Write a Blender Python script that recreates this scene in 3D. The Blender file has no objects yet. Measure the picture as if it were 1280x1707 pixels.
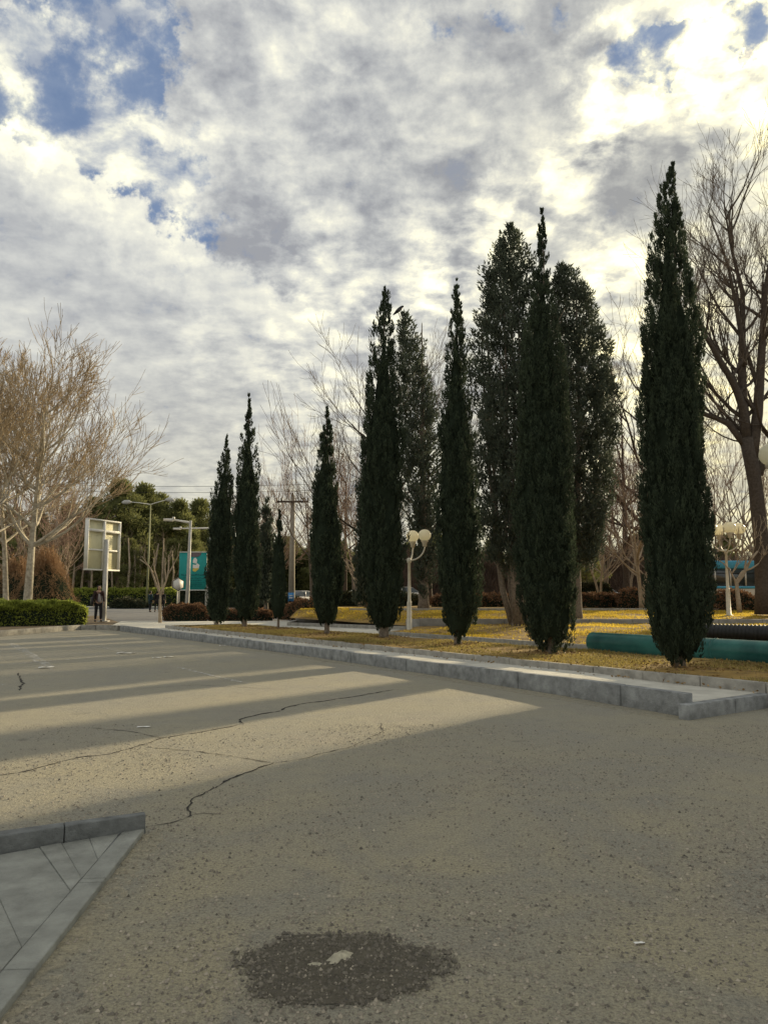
import bpy, math, random
import numpy as np
from mathutils import Vector, Matrix
sc = bpy.context.scene
COL = sc.collection
PI = math.pi
# ------------------------------------------------------------------ camera
FPX = 1283.0; PITCH = math.atan(136.5/FPX); CAMH = 1.55
cd = bpy.data.cameras.new('camera'); cam = bpy.data.objects.new('camera', cd); COL.objects.link(cam)
cam.location = (0, 0, CAMH); cam.rotation_euler = (PI/2+PITCH, 0, 0)
cd.sensor_fit = 'VERTICAL'; cd.sensor_height = 24; cd.lens = FPX*24/1707
cd.clip_start = 0.05; cd.clip_end = 3000
sc.camera = cam
CF = np.array((0, math.cos(PITCH), math.sin(PITCH))); CU = np.array((0, -math.sin(PITCH), math.cos(PITCH)))
def ray(px, py):
    d = np.array((1.0, 0, 0))*((px-640)/FPX) + CU*((853.5-py)/FPX) + CF
    return d/np.linalg.norm(d)
def U(px, py, z=0.0):                       # photo pixel -> point of the level z
    d = ray(px, py); t = (z-CAMH)/d[2]
    return (float(d[0]*t), float(d[1]*t), z)
def V(px, py, y):                           # photo pixel -> point at depth y
    d = ray(px, py); t = y/d[1]
    return (float(d[0]*t), y, float(CAMH+d[2]*t))
# ------------------------------------------------------------------ light
SUN_AZ = math.radians(41.0); SUN_EL = math.radians(14.0)     # azimuth from +Y towards +X
SUN = np.array((math.sin(SUN_AZ)*math.cos(SUN_EL), math.cos(SUN_AZ)*math.cos(SUN_EL), math.sin(SUN_EL)))
sl = bpy.data.lights.new('sun', 'SUN'); so = bpy.data.objects.new('sun', sl); COL.objects.link(so)
sl.energy = 2.9; sl.angle = math.radians(1.2); sl.color = (1.0, 0.82, 0.52)
so.rotation_euler = Vector((-SUN[0], -SUN[1], -SUN[2])).to_track_quat('-Z', 'Y').to_euler()
sc.view_settings.view_transform = 'Standard'; sc.view_settings.look = 'None'
sc.view_settings.exposure = 1.26; sc.view_settings.gamma = 1.0
try: sc.view_settings.use_curve_mapping = False
except Exception: pass

class NT:
    def __init__(s, tree): s.t = tree
    def n(s, typ, **kw):
        nd = s.t.nodes.new(typ)
        for k, v in kw.items(): setattr(nd, k, v)
        return nd
    def put(s, sock, v):
        if isinstance(v, bpy.types.NodeSocket): s.t.links.new(v, sock)
        else:
            try: sock.default_value = v
            except Exception:
                sock.default_value = tuple(v)+(1,)
    def m(s, op, a, b=0.0, c=0.0, clamp=False):
        nd = s.n('ShaderNodeMath', operation=op, use_clamp=clamp)
        s.put(nd.inputs[0], a); s.put(nd.inputs[1], b); s.put(nd.inputs[2], c)
        return nd.outputs[0]
    def vm(s, op, a, b=(0,0,0), scale=None):
        nd = s.n('ShaderNodeVectorMath', operation=op)
        s.put(nd.inputs[0], a); s.put(nd.inputs[1], b)
        if scale is not None: s.put(nd.inputs['Scale'], scale)
        return nd.outputs['Value'] if op in ('DOT_PRODUCT', 'LENGTH') else nd.outputs[0]
    def noise(s, vec, scale, detail=5, rough=0.55, dist=0.0, color=False):
        nd = s.n('ShaderNodeTexNoise'); s.put(nd.inputs['Vector'], vec)
        nd.inputs['Scale'].default_value = scale; nd.inputs['Detail'].default_value = detail
        nd.inputs['Roughness'].default_value = rough; nd.inputs['Distortion'].default_value = dist
        return nd.outputs['Color'] if color else nd.outputs['Fac']
    def mr(s, v, a, b, c=0.0, d=1.0, smooth=False):
        nd = s.n('ShaderNodeMapRange'); nd.clamp = True
        if smooth: nd.interpolation_type = 'SMOOTHSTEP'
        s.put(nd.inputs[0], v)
        for i, x in enumerate((a, b, c, d)): s.put(nd.inputs[i+1], x)
        return nd.outputs[0]
    def mix(s, f, a, b, mode='MIX'):
        nd = s.n('ShaderNodeMix', data_type='RGBA', blend_type=mode)
        s.put(nd.inputs[0], f); s.put(nd.inputs[6], tuple(a)+(1,) if isinstance(a, (tuple, list)) and len(a) == 3 else a)
        s.put(nd.inputs[7], tuple(b)+(1,) if isinstance(b, (tuple, list)) and len(b) == 3 else b)
        return nd.outputs[2]

wd = bpy.data.worlds.new('World'); sc.world = wd; wd.use_nodes = True
wt = wd.node_tree; wt.nodes.clear(); W = NT(wt)
out = W.n('ShaderNodeOutputWorld'); bg = W.n('ShaderNodeBackground'); bg.inputs[1].default_value = 0.1
wt.links.new(bg.outputs[0], out.inputs[0])
sky = W.n('ShaderNodeTexSky'); sky.sky_type = 'NISHITA'; sky.sun_disc = False
sky.sun_elevation = SUN_EL; sky.sun_rotation = SUN_AZ; sky.air_density = 1.0; sky.dust_density = 1.5
tc = W.n('ShaderNodeTexCoord'); N = tc.outputs['Generated']
w1 = W.vm('SCALE', W.vm('SUBTRACT', W.noise(N, 4.0, 6, 0.62, color=True), (0.5, 0.5, 0.5)), scale=0.11)
w2 = W.vm('SCALE', W.vm('SUBTRACT', W.noise(N, 22.0, 5, 0.65, color=True), (0.5, 0.5, 0.5)), scale=0.10)
WN = W.vm('NORMALIZE', W.vm('ADD', W.vm('ADD', N, w1), w2))
sp = W.n('ShaderNodeSeparateXYZ'); wt.links.new(N, sp.inputs[0])
zz = W.m('ADD', W.m('MAXIMUM', sp.outputs[2], 0.0), 0.17)
cb = W.n('ShaderNodeCombineXYZ'); W.put(cb.inputs[0], W.m('DIVIDE', sp.outputs[0], zz)); W.put(cb.inputs[1], W.m('DIVIDE', sp.outputs[1], zz))
PL = cb.outputs[0]
def blobs(lst):
    tot = None
    for px, py, sig, amp in lst:
        d = ray(px, py); c = math.cos(math.atan(sig/FPX))
        v = W.mr(W.vm('DOT_PRODUCT', WN, tuple(d)), c, 1.0, 0, amp, smooth=True)
        tot = v if tot is None else W.m('ADD', tot, v)
    return tot
n1 = W.noise(PL, 1.5, 6, 0.5, 0.4)
n2 = W.noise(PL, 9.5, 8, 0.58, 0.2)
n3 = W.noise(PL, 17.0, 4, 0.6)
n4 = W.noise(N, 7.0, 5, 0.55)
n5 = W.noise(N, 15.0, 7, 0.62)
b = W.m('ADD', W.m('MULTIPLY', W.mr(n1, 0.30, 0.72), 0.10), W.m('ADD', 0.12, W.m('MULTIPLY', W.mr(n2, 0.34, 0.68), 0.52)))
b = W.m('ADD', b, W.m('MULTIPLY', W.m('SUBTRACT', n3, 0.5), 0.65))
b = W.m('ADD', b, W.m('ADD', W.m('MULTIPLY', W.m('SUBTRACT', n4, 0.5), 0.15), W.m('MULTIPLY', W.m('SUBTRACT', n5, 0.5), 1.25)))
# long front edge of the smooth lower sheet of cloud, upper left
e1, e2 = ray(0, 205), ray(430, 478); en = np.cross(e1, e2); en /= np.linalg.norm(en)
if np.dot(en, ray(300, 200)) < 0: en = -en
sd = W.vm('DOT_PRODUCT', WN, tuple(en))
tg = np.cross(en, e1); tg /= np.linalg.norm(tg)
if np.dot(tg, e2) < 0: tg = -tg
al = W.vm('DOT_PRODUCT', N, tuple(tg)); lim = W.mr(al, 0.32, 0.46, 1.0, 0.0, smooth=True)
below = W.m('MULTIPLY', W.mr(sd, -0.012, 0.012, 1.0, 0.0, smooth=True), lim)
rim = W.m('MULTIPLY', W.m('MULTIPLY', W.mr(sd, -0.075, -0.008, 0, 1, smooth=True), W.mr(sd, -0.006, 0.02, 1, 0, smooth=True)), lim)
b = W.m('ADD', W.m('MULTIPLY', b, W.m('SUBTRACT', 1.0, W.m('MULTIPLY', below, 0.5))), W.m('MULTIPLY', below, 0.17))
b = W.m('ADD', b, W.m('MULTIPLY', rim, 0.42))
blue = blobs([(20, 95, 85, 1.5), (35, 190, 70, 1.3), (90, 75, 80, .9), (150, 190, 75, .9), (220, 185, 70, 1.1), (120, 240, 60, .9), (195, 305, 60, .9), (290, 345, 60, .8), (320, 260, 60, 1.0), (250, 20, 80, .8), (220, 70, 90, .9), (340, 400, 60, .8), (160, 30, 80, .9), (250, 120, 80, .8), (260, 290, 60, .9),
      (1140, 85, 50, 1.7), (1225, 55, 55, 1.5), (1050, 92, 55, 1.0), (1110, 115, 45, 1.2), (840, 20, 35, .7), (690, 38, 35, .6), (1270, 55, 50, 1.0), (940, 30, 25, .5), (350, 320, 50, .4)])
b = W.m('ADD', b, W.m('MULTIPLY', W.m('MINIMUM', blue, 1.0), 0.16))
bright = blobs([(10, 175, 90, .7), (190, 120, 90, .45), (90, 40, 90, .3), (255, 250, 90, .4), (460, 605, 70, .5), (350, 560, 80, .4), (1035, 150, 90, 1.3), (990, 205, 70, 1.3), (945, 270, 70, .9),
     (925, 345, 80, 1.1), (830, 325, 60, .8), (1200, 170, 130, 1.2), (1270, 110, 120, 1.3), (1200, 30, 110, 1.3), (1090, 60, 100, 1.3), (1270, 0, 60, .6), (740, 430, 110, .7), (560, 480, 120, .5),
     (700, 540, 120, .5), (820, 450, 130, .6), (1010, 430, 80, .9), (1050, 520, 150, .8), (1040, 700, 190, .7), (1250, 560, 200, .4), (600, 640, 160, .35), (540, 90, 90, .3), (1000, 100, 70, .9)])
b = W.m('ADD', b, W.m('MULTIPLY', W.m('MULTIPLY', bright, W.mr(n2, .36, .60, .0, 1.5)), 0.30))
dark = blobs([(470, 230, 260, .06), (420, 420, 120, .15), (1050, 260, 130, .30), (980, 330, 90, .15), (860, 230, 150, .05), (620, 160, 150, .04), (700, 350, 120, .18), (1220, 270, 100, .22), (900, 30, 120, .2), (660, 480, 60, .15), (1060, 90, 60, .3)])
b = W.m('SUBTRACT', b, dark)
gl = W.m('POWER', W.m('MAXIMUM', W.vm('DOT_PRODUCT', N, tuple(SUN)), 0.0), 7.0)
low = W.mr(sp.outputs[2], 0.0, 0.42, 1.0, 0.0)
low2 = W.m('MULTIPLY', low, low)
b = W.m('ADD', W.m('ADD', W.m('MULTIPLY', b, 1.0), W.m('MULTIPLY', gl, 0.30)), W.m('MULTIPLY', low2, 0.08))
b = W.m('MAXIMUM', b, 0.02)
cr = W.n('ShaderNodeValToRGB'); W.put(cr.inputs[0], W.m('MULTIPLY', b, 0.5))
el = cr.color_ramp.elements; el[0].position = 0.0; el[0].color = (0.145, 0.15, 0.17, 1)
el[1].position = 1.0; el[1].color = (1.7, 1.4, 0.75, 1)
for p, c in ((.14, (.21, .215, .228, 1)), (.26, (.285, .287, .285, 1)), (.38, (.37, .365, .335, 1)), (.52, (.52, .50, .40, 1)), (.72, (.88, .80, .52, 1))):
    e = el.new(p); e.color = c
warm = W.mix(W.m('MINIMUM', W.m('ADD', W.m('MULTIPLY', low2, 0.8), W.m('MULTIPLY', gl, 0.6)), 1.0), (1, 1, 1), (1.12, 1.03, 0.76))
cloud = W.mix(1.0, cr.outputs[0], warm, 'MULTIPLY')
cloud = W.mix(1.0, cloud, (0.98, 0.985, 0.95), 'MULTIPLY')
bl = W.m('MULTIPLY', W.m('MINIMUM', blue, 1.0), W.m('SUBTRACT', 1.0, below))
bm_ = W.mr(W.m('SUBTRACT', bl, W.m('ADD', W.m('MULTIPLY', W.mr(n5, .34, .56), 0.78), W.m('MULTIPLY', W.mr(n2, .38, .62), 0.38))), -0.28, 0.62, 0, 0.82, smooth=True)
skyc = W.mix(0.75, W.mix(1.0, sky.outputs[0], (0.26, 0.34, 0.50), 'MULTIPLY'), (0.55, 0.95, 1.75))
final = W.mix(bm_, W.vm('SCALE', cloud, scale=10.0), skyc)
# below the horizon the world is plain dim ground haze
wt.links.new(final, bg.inputs[0])

# ------------------------------------------------------------------ helpers
MATS = {}
def mat(name, color, rough=0.8, var=0.15, scale=8.0, bump=0.0, bscale=40.0, metal=0.0, tone=False, transl=0.0, c2=None, coord='Object', spec=0.3, detail=5):
    if name in MATS: return MATS[name]
    m = bpy.data.materials.new(name); m.use_nodes = True; t = m.node_tree; t.nodes.clear(); S = NT(t)
    o = S.n('ShaderNodeOutputMaterial'); p = S.n('ShaderNodeBsdfPrincipled')
    tcn = S.n('ShaderNodeTexCoord'); vec = tcn.outputs[coord]
    c2 = c2 or tuple(min(1, c*(1+var)) for c in color); c1 = tuple(c*(1-var) for c in color) if c2 is None or var else color
    f = S.mr(S.noise(vec, scale, detail, 0.6), 0.3, 0.7)
    if tone:
        at = S.n('ShaderNodeAttribute', attribute_name='tone')
        f = S.m('ADD', S.m('MULTIPLY', f, 0.35), S.m('MULTIPLY', at.outputs['Fac'], 0.65))
    col = S.mix(f, c1, c2)
    t.links.new(col, p.inputs['Base Color']); p.inputs['Roughness'].default_value = rough; p.inputs['Metallic'].default_value = metal
    try: p.inputs['Specular IOR Level'].default_value = spec
    except Exception: pass
    if bump:
        bn = S.n('ShaderNodeBump'); bn.inputs['Strength'].default_value = bump; bn.inputs['Distance'].default_value = 0.02
        t.links.new(S.noise(vec, bscale, 6, 0.65), bn.inputs['Height']); t.links.new(bn.outputs[0], p.inputs['Normal'])
    if transl:
        tr = S.n('ShaderNodeBsdfTranslucent'); t.links.new(col, tr.inputs[0])
        ms = S.n('ShaderNodeMixShader'); ms.inputs[0].default_value = transl
        t.links.new(p.outputs[0], ms.inputs[1]); t.links.new(tr.outputs[0], ms.inputs[2]); t.links.new(ms.outputs[0], o.inputs[0])
    else: t.links.new(p.outputs[0], o.inputs[0])
    MATS[name] = m; return m

class MB:
    """collects faces of any size, builds one mesh object"""
    def __init__(s): s.v = []; s.f = []; s.nv = 0; s.tone = []; s.hast = False
    def add(s, verts, faces, tone=None):
        verts = np.asarray(verts, dtype=np.float32).reshape(-1, 3)
        faces = np.asarray(faces, dtype=np.int64)
        s.v.append(verts); s.f.append(faces+s.nv); s.nv += len(verts)
        if tone is None: s.tone.append(np.full(len(verts), 0.5, np.float32))
        else: s.hast = True; s.tone.append(np.broadcast_to(np.asarray(tone, np.float32), (len(verts),)).copy())
        return s
    def box(s, c, size, rz=0.0, taper=1.0, rot=None):
        x, y, z = [a/2 for a in size]
        v = np.array([(-x,-y,-z),(x,-y,-z),(x,y,-z),(-x,y,-z),(-x*taper,-y*taper,z),(x*taper,-y*taper,z),(x*taper,y*taper,z),(-x*taper,y*taper,z)])
        if rot is not None: v = v @ np.array(rot.to_3x3()).T
        if rz: c_, s_ = math.cos(rz), math.sin(rz); v = v @ np.array([[c_, s_, 0], [-s_, c_, 0], [0, 0, 1]])
        return s.add(v+np.array(c), [(0,3,2,1),(4,5,6,7),(0,1,5,4),(1,2,6,5),(2,3,7,6),(3,0,4,7)])
    def segs(s, segs, k=5):
        """segs: array n x 8 (p0, p1, r0, r1) -> frusta"""
        a = np.asarray(segs, dtype=np.float64)
        if not len(a): return s
        p0, p1, r0, r1 = a[:, :3], a[:, 3:6], a[:, 6], a[:, 7]
        d = p1-p0; L = np.linalg.norm(d, axis=1, keepdims=True); L[L == 0] = 1; d = d/L
        ref = np.where(np.abs(d[:, 2:3]) > 0.9, np.array([[1.0, 0, 0]]), np.array([[0, 0, 1.0]]))
        u = np.cross(d, ref); u /= np.linalg.norm(u, axis=1, keepdims=True); w = np.cross(d, u)
        ang = np.arange(k)*2*PI/k
        ring = np.cos(ang)[None, :, None]*u[:, None, :]+np.sin(ang)[None, :, None]*w[:, None, :]
        v = np.concatenate([p0[:, None, :]+ring*r0[:, None, None], p1[:, None, :]+ring*r1[:, None, None]], axis=1)
        n = len(a); base = (np.arange(n)*2*k)[:, None, None]
        i = np.arange(k); j = (i+1) % k
        q = np.stack([i, j, j+k, i+k], axis=1)[None]
        s.add(v.reshape(-1, 3), (q+base).reshape(-1, 4)); return s
    def tube(s, pts, r, k=8, caps=True):
        pts = [Vector(p) for p in pts]; n = len(pts); rs = r if isinstance(r, (list, tuple)) else [r]*n
        vs = []; up = None
        for i, p in enumerate(pts):
            d = (pts[min(i+1, n-1)]-pts[max(i-1, 0)]).normalized()
            if up is None: up = d.orthogonal().normalized()
            up = (up-d*up.dot(d)).normalized(); w = d.cross(up)
            for a in range(k):
                t = 2*PI*a/k; vs.append(p+(up*math.cos(t)+w*math.sin(t))*rs[i])
        fs = [(i*k+a, i*k+(a+1) % k, (i+1)*k+(a+1) % k, (i+1)*k+a) for i in range(n-1) for a in range(k)]
        if caps:
            nv = len(vs); vs.append(pts[0]); vs.append(pts[-1])
            fs += [(nv, (a+1) % k, a, nv) for a in range(k)]
            fs = [f for f in fs if len(set(f)) == 4]
            tri = [(nv, (a+1) % k, a) for a in range(k)]+[(nv+1, (n-1)*k+a, (n-1)*k+(a+1) % k) for a in range(k)]
            base = s.nv; s.add([tuple(v) for v in vs], fs); s.f.append(np.array(tri)+base); return s
        return s.add([tuple(v) for v in vs], fs)
    def lathe(s, c, prof, k=16, sx=1.0, sy=1.0):
        vs = [(c[0]+r*sx*math.cos(2*PI*a/k), c[1]+r*sy*math.sin(2*PI*a/k), c[2]+z) for r, z in prof for a in range(k)]
        fs = [(i*k+a, i*k+(a+1) % k, (i+1)*k+(a+1) % k, (i+1)*k+a) for i in range(len(prof)-1) for a in range(k)]
        return s.add(vs, fs)
    def poly(s, pts, z0, z1):
        """prism of a (convex) outline between two levels; z may be a list per point"""
        n = len(pts); za = z0 if hasattr(z0, '__len__') else [z0]*n; zb = z1 if hasattr(z1, '__len__') else [z1]*n
        v = [(p[0], p[1], z) for p, z in zip(pts, za)]+[(p[0], p[1], z) for p, z in zip(pts, zb)]
        base = s.nv; s.add(v, [(i, (i+1) % n, (i+1) % n+n, i+n) for i in range(n)])
        s.f.append(np.array([[base+n+i for i in range(n)]])); s.f.append(np.array([[base+i for i in reversed(range(n))]]))
        return s
    def build(s, name, m, parent=None, smooth=False, bevel=0.0):
        V_ = np.concatenate(s.v) if s.v else np.zeros((0, 3), np.float32)
        org = np.zeros(3, np.float32)
        me = bpy.data.meshes.new(name)
        me.vertices.add(len(V_)); me.vertices.foreach_set('co', (V_-org).ravel())
        tot = sum(len(f) for f in s.f); nl = sum(f.size for f in s.f)
        me.loops.add(nl); me.polygons.add(tot)
        me.loops.foreach_set('vertex_index', np.concatenate([f.ravel() for f in s.f]).astype(np.int32))
        sizes = np.concatenate([np.full(len(f), f.shape[1], np.int32) for f in s.f])
        st = np.concatenate([[0], np.cumsum(sizes)[:-1]]).astype(np.int32)
        me.polygons.foreach_set('loop_start', st); me.polygons.foreach_set('loop_total', sizes)
        if smooth: me.polygons.foreach_set('use_smooth', np.ones(tot, bool))
        if s.hast:
            a = me.attributes.new('tone', 'FLOAT', 'POINT'); a.data.foreach_set('value', np.concatenate(s.tone))
        me.update(calc_edges=True); me.validate()
        me.materials.append(m)
        o = bpy.data.objects.new(name, me); COL.objects.link(o)
        if parent is not None: o.parent = parent
        if bevel:
            bv = o.modifiers.new('bevel', 'BEVEL'); bv.width = bevel; bv.segments = 2; bv.limit_method = 'ANGLE'
        return o
def tag(o, label=None, cat=None, group=None, kind=None):
    if label: o['label'] = label
    if cat: o['category'] = cat
    if group: o['group'] = group
    if kind: o['kind'] = kind
    return o
def empty(name, loc=(0, 0, 0), rz=0, **kw):
    o = bpy.data.objects.new(name, None); COL.objects.link(o); o.location = loc; o.rotation_euler = (0, 0, rz)
    o.empty_display_size = 0.2
    return tag(o, **kw)
def copy_tree(o, parent=None):
    c = o.copy(); COL.objects.link(c)
    if parent is not None: c.parent = parent
    for ch in list(o.children): copy_tree(ch, c)
    return c
def kites(mb, P, D, L, Wd, rng, tone):
    """many small pointed leaf faces: base at P, along D"""
    n = len(P); D = D/np.linalg.norm(D, axis=1, keepdims=True)
    R = rng.normal(size=(n, 3)); S_ = np.cross(D, R); S_ /= np.linalg.norm(S_, axis=1, keepdims=True)+1e-9
    L = np.broadcast_to(L, (n,))[:, None]; Wd = np.broadcast_to(Wd, (n,))[:, None]
    v = np.stack([P, P+D*L*0.45+S_*Wd/2, P+D*L, P+D*L*0.45-S_*Wd/2], axis=1).reshape(-1, 3)
    f = (np.arange(n)*4)[:, None]+np.arange(4)[None]
    mb.add(v, f, np.repeat(tone, 4))

# ------------------------------------------------------------------ materials
def asphalt_mat():
    m = bpy.data.materials.new('asphalt'); m.use_nodes = True; t = m.node_tree; t.nodes.clear(); S = NT(t)
    o = S.n('ShaderNodeOutputMaterial'); p = S.n('ShaderNodeBsdfPrincipled'); t.links.new(p.outputs[0], o.inputs[0])
    v = S.n('ShaderNodeTexCoord').outputs['Object']
    big = S.mr(S.noise(v, 0.35, 6, 0.6, 0.6), 0.35, 0.68)
    med = S.mr(S.noise(v, 2.3, 7, 0.65), 0.3, 0.72)
    fine = S.noise(v, 60, 5, 0.7)
    grit = S.noise(v, 210, 3, 0.7)
    col = S.mix(big, (0.36, 0.345, 0.29), (0.44, 0.40, 0.285))
    col = S.mix(S.m('MULTIPLY', med, 0.55), col, (0.385, 0.36, 0.28))
    # sandy dust lying in streaks towards the viewer
    sp_ = S.n('ShaderNodeSeparateXYZ'); t.links.new(v, sp_.inputs[0])
    near = S.mr(sp_.outputs[1], 3.0, 9.5, 1.0, 0.0, smooth=True)
    dust = S.m('MULTIPLY', S.mr(S.noise(v, 0.9, 7, 0.6, 1.2), 0.40, 0.62), S.m('ADD', S.m('MULTIPLY', near, 0.7), 0.2))
    col = S.mix(dust, col, (0.51, 0.45, 0.295))
    pn = S.mr(S.noise(v, 0.8, 5, 0.6), 0.55, 0.75, 0, 0.35)
    col = S.mix(pn, col, (0.36, 0.31, 0.27))
    clod = S.noise(v, 26, 4, 0.6)
    col = S.mix(S.m('MULTIPLY', S.mr(clod, 0.60, 0.68), S.m('ADD', 0.35, S.m('MULTIPLY', near, .5))), col, (0.15, 0.145, 0.125))
    col = S.mix(S.m('MULTIPLY', S.mr(clod, 0.36, 0.30), S.m('MULTIPLY', near, .6)), col, (0.56, 0.51, 0.38))
    wear = S.noise(v, 5.5, 6, 0.7)
    col = S.mix(S.mr(wear, 0.52, 0.72, 0, .5), col, (0.235, 0.23, 0.21))
    col = S.mix(S.mr(fine, 0.42, 0.70, 0.0, 0.75), col, (0.13, 0.125, 0.11))
    col = S.mix(S.mr(grit, 0.56, 0.72, 0.0, 0.8), col, (0.50, 0.47, 0.40))
    col = S.mix(S.mr(grit, 0.44, 0.30, 0.0, 0.8), col, (0.06, 0.058, 0.05))
    spots = S.mr(S.noise(v, 1.7, 3, 0.5), 0.68, 0.74, 0.0, 0.45)
    col = S.mix(spots, col, (0.12, 0.112, 0.1))
    t.links.new(col, p.inputs['Base Color']); p.inputs['Roughness'].default_value = 0.93
    p.inputs['Specular IOR Level'].default_value = 0.25
    h = S.m('ADD', S.m('MULTIPLY', grit, 0.6), S.m('ADD', S.m('ADD', fine, S.m('MULTIPLY', clod, 1.2)), S.m('MULTIPLY', med, 0.8)))
    bn = S.n('ShaderNodeBump'); bn.inputs['Strength'].default_value = 0.8; bn.inputs['Distance'].default_value = 0.02
    t.links.new(h, bn.inputs['Height']); t.links.new(bn.outputs[0], p.inputs['Normal'])
    return m
M_ASPH = asphalt_mat()
M_ROAD = mat('road_asphalt', (0.17, 0.17, 0.17), 0.9, 0.2, 1.2, 0.3, 60)
M_EARTH = mat('bare_earth', (0.16, 0.12, 0.075), 0.95, 0.4, 1.5, 0.6, 20)
M_KERB = mat('kerb_concrete', (0.27, 0.28, 0.28), 0.9, 0.38, 6.0, 0.8, 35, detail=10)
M_KERBN = mat('dark_near_kerb', (0.16, 0.168, 0.165), 0.92, 0.4, 7.0, 0.8, 30, detail=9)  # darker concrete tone for the near kerbstones
M_KERB2 = mat('edging_concrete', (0.33, 0.315, 0.28), 0.9, 0.30, 6.0, 0.5, 45)
M_WALK = mat('walk_concrete', (0.56, 0.54, 0.47), 0.9, 0.20, 2.2, 0.3, 60)
M_SLAB = mat('paving_slab', (0.29, 0.295, 0.265), 0.9, 0.26, 6.0, 0.8, 45, detail=10)
M_WALL = mat('low_wall_concrete', (0.27, 0.26, 0.24), 0.9, 0.25, 3.0, 0.4, 30)
M_SOIL = mat('dry_lawn_soil', (0.24, 0.155, 0.055), 0.95, 0.45, 2.5, 0.8, 40, c2=(0.42, 0.27, 0.075))
M_GRASS = mat('dry_yellow_grass', (0.46, 0.33, 0.045), 0.8, 0.3, 1.5, tone=True, transl=0.5, c2=(0.90, 0.68, 0.10))
M_GRASS_DULL = mat('half_green_grass', (0.20, 0.175, 0.075), 0.8, 0.3, 1.5, tone=True, transl=0.3, c2=(0.58, 0.46, 0.14))
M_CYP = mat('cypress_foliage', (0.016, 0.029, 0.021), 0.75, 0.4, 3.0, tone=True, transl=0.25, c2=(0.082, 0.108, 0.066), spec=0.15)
M_CYPG = mat('grey_cypress_foliage', (0.055, 0.072, 0.055), 0.75, 0.45, 2.0, tone=True, transl=0.28, c2=(0.125, 0.15, 0.11), spec=0.15)
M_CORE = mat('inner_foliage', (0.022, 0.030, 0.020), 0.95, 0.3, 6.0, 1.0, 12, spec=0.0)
M_BARK = mat('grey_brown_bark', (0.20, 0.165, 0.13), 0.95, 0.4, 14.0, 1.0, 30)
M_BARKD = mat('dark_bark', (0.085, 0.068, 0.055), 0.95, 0.35, 12.0, 1.0, 30)
M_PLANE = mat('pale_plane_bark', (0.42, 0.37, 0.28), 0.85, 0.45, 5.0, 0.4, 25, c2=(0.62, 0.57, 0.46))
M_TWIG = mat('tan_twigs', (0.33, 0.25, 0.16), 0.9, 0.3, 1.0, c2=(0.52, 0.41, 0.26))
M_TWIGD = mat('grey_twigs', (0.16, 0.125, 0.095), 0.9, 0.3, 1.0)
M_TWIGR = mat('reddish_twigs', (0.23, 0.16, 0.125), 0.9, 0.3, 1.0)
M_PALE = mat('pale_smooth_bark', (0.36, 0.29, 0.21), 0.9, 0.25, 8.0, 0.4, 30)
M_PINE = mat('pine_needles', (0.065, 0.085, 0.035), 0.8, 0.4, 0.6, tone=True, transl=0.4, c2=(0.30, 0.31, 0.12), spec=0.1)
M_HEDGE = mat('green_hedge_leaves', (0.10, 0.15, 0.02), 0.6, 0.4, 2.0, tone=True, transl=0.5, c2=(0.62, 0.68, 0.14))
M_HEDGED = mat('dark_hedge_leaves', (0.035, 0.042, 0.022), 0.8, 0.4, 2.0, tone=True, transl=0.2, c2=(0.09, 0.09, 0.045))
M_HEDGEB = mat('brown_hedge_leaves', (0.12, 0.065, 0.04), 0.85, 0.4, 2.0, tone=True, transl=0.25, c2=(0.30, 0.17, 0.09))
M_WHITE = mat('white_paint', (0.78, 0.77, 0.72), 0.5, 0.06, 3.0)
M_POLE = mat('grey_painted_steel', (0.48, 0.48, 0.46), 0.5, 0.12, 5.0)
M_LAMPW = mat('cream_painted_steel', (0.62, 0.58, 0.47), 0.5, 0.12, 8.0)
M_PANEL = mat('cream_sheet_metal', (0.66, 0.63, 0.42), 0.6, 0.08, 2.0)
M_CONC = mat('pole_concrete', (0.36, 0.33, 0.27), 0.9, 0.15, 5.0, 0.3, 40)
M_BLACK = mat('black_plastic', (0.022, 0.022, 0.023), 0.45, 0.3, 8.0)

# ------------------------------------------------------------------ ground plan
P0 = np.array((3.70, 9.72)); D = np.array((-math.sin(math.radians(35.2)), math.cos(math.radians(35.2)))); Nn = np.array((D[1], -D[0]))
def SN(s, n): q = P0+D*s+Nn*n; return (float(q[0]), float(q[1]))
rnd = random.Random(4); rng = np.random.default_rng(7)
g = MB(); g.add([(-1500, -300, -.06), (1500, -300, -.06), (1500, 2500, -.06), (-1500, 2500, -.06)], [(0, 1, 2, 3)])
tag(g.build('ground', M_EARTH), kind='structure')
g = MB(); g.add([(-60, -30, 0), (45, -30, 0), (45, 42, 0), (-60, 42, 0)], [(0, 1, 2, 3)])
tag(g.build('parking_lot', M_ASPH), kind='structure')
g = MB(); g.add([(-90, 37, .05), (-3.5, 37, .05), (2, 92, .05), (-90, 92, .05)], [(0, 1, 2, 3)])
tag(g.build('road', M_ROAD), kind='structure')
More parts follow.
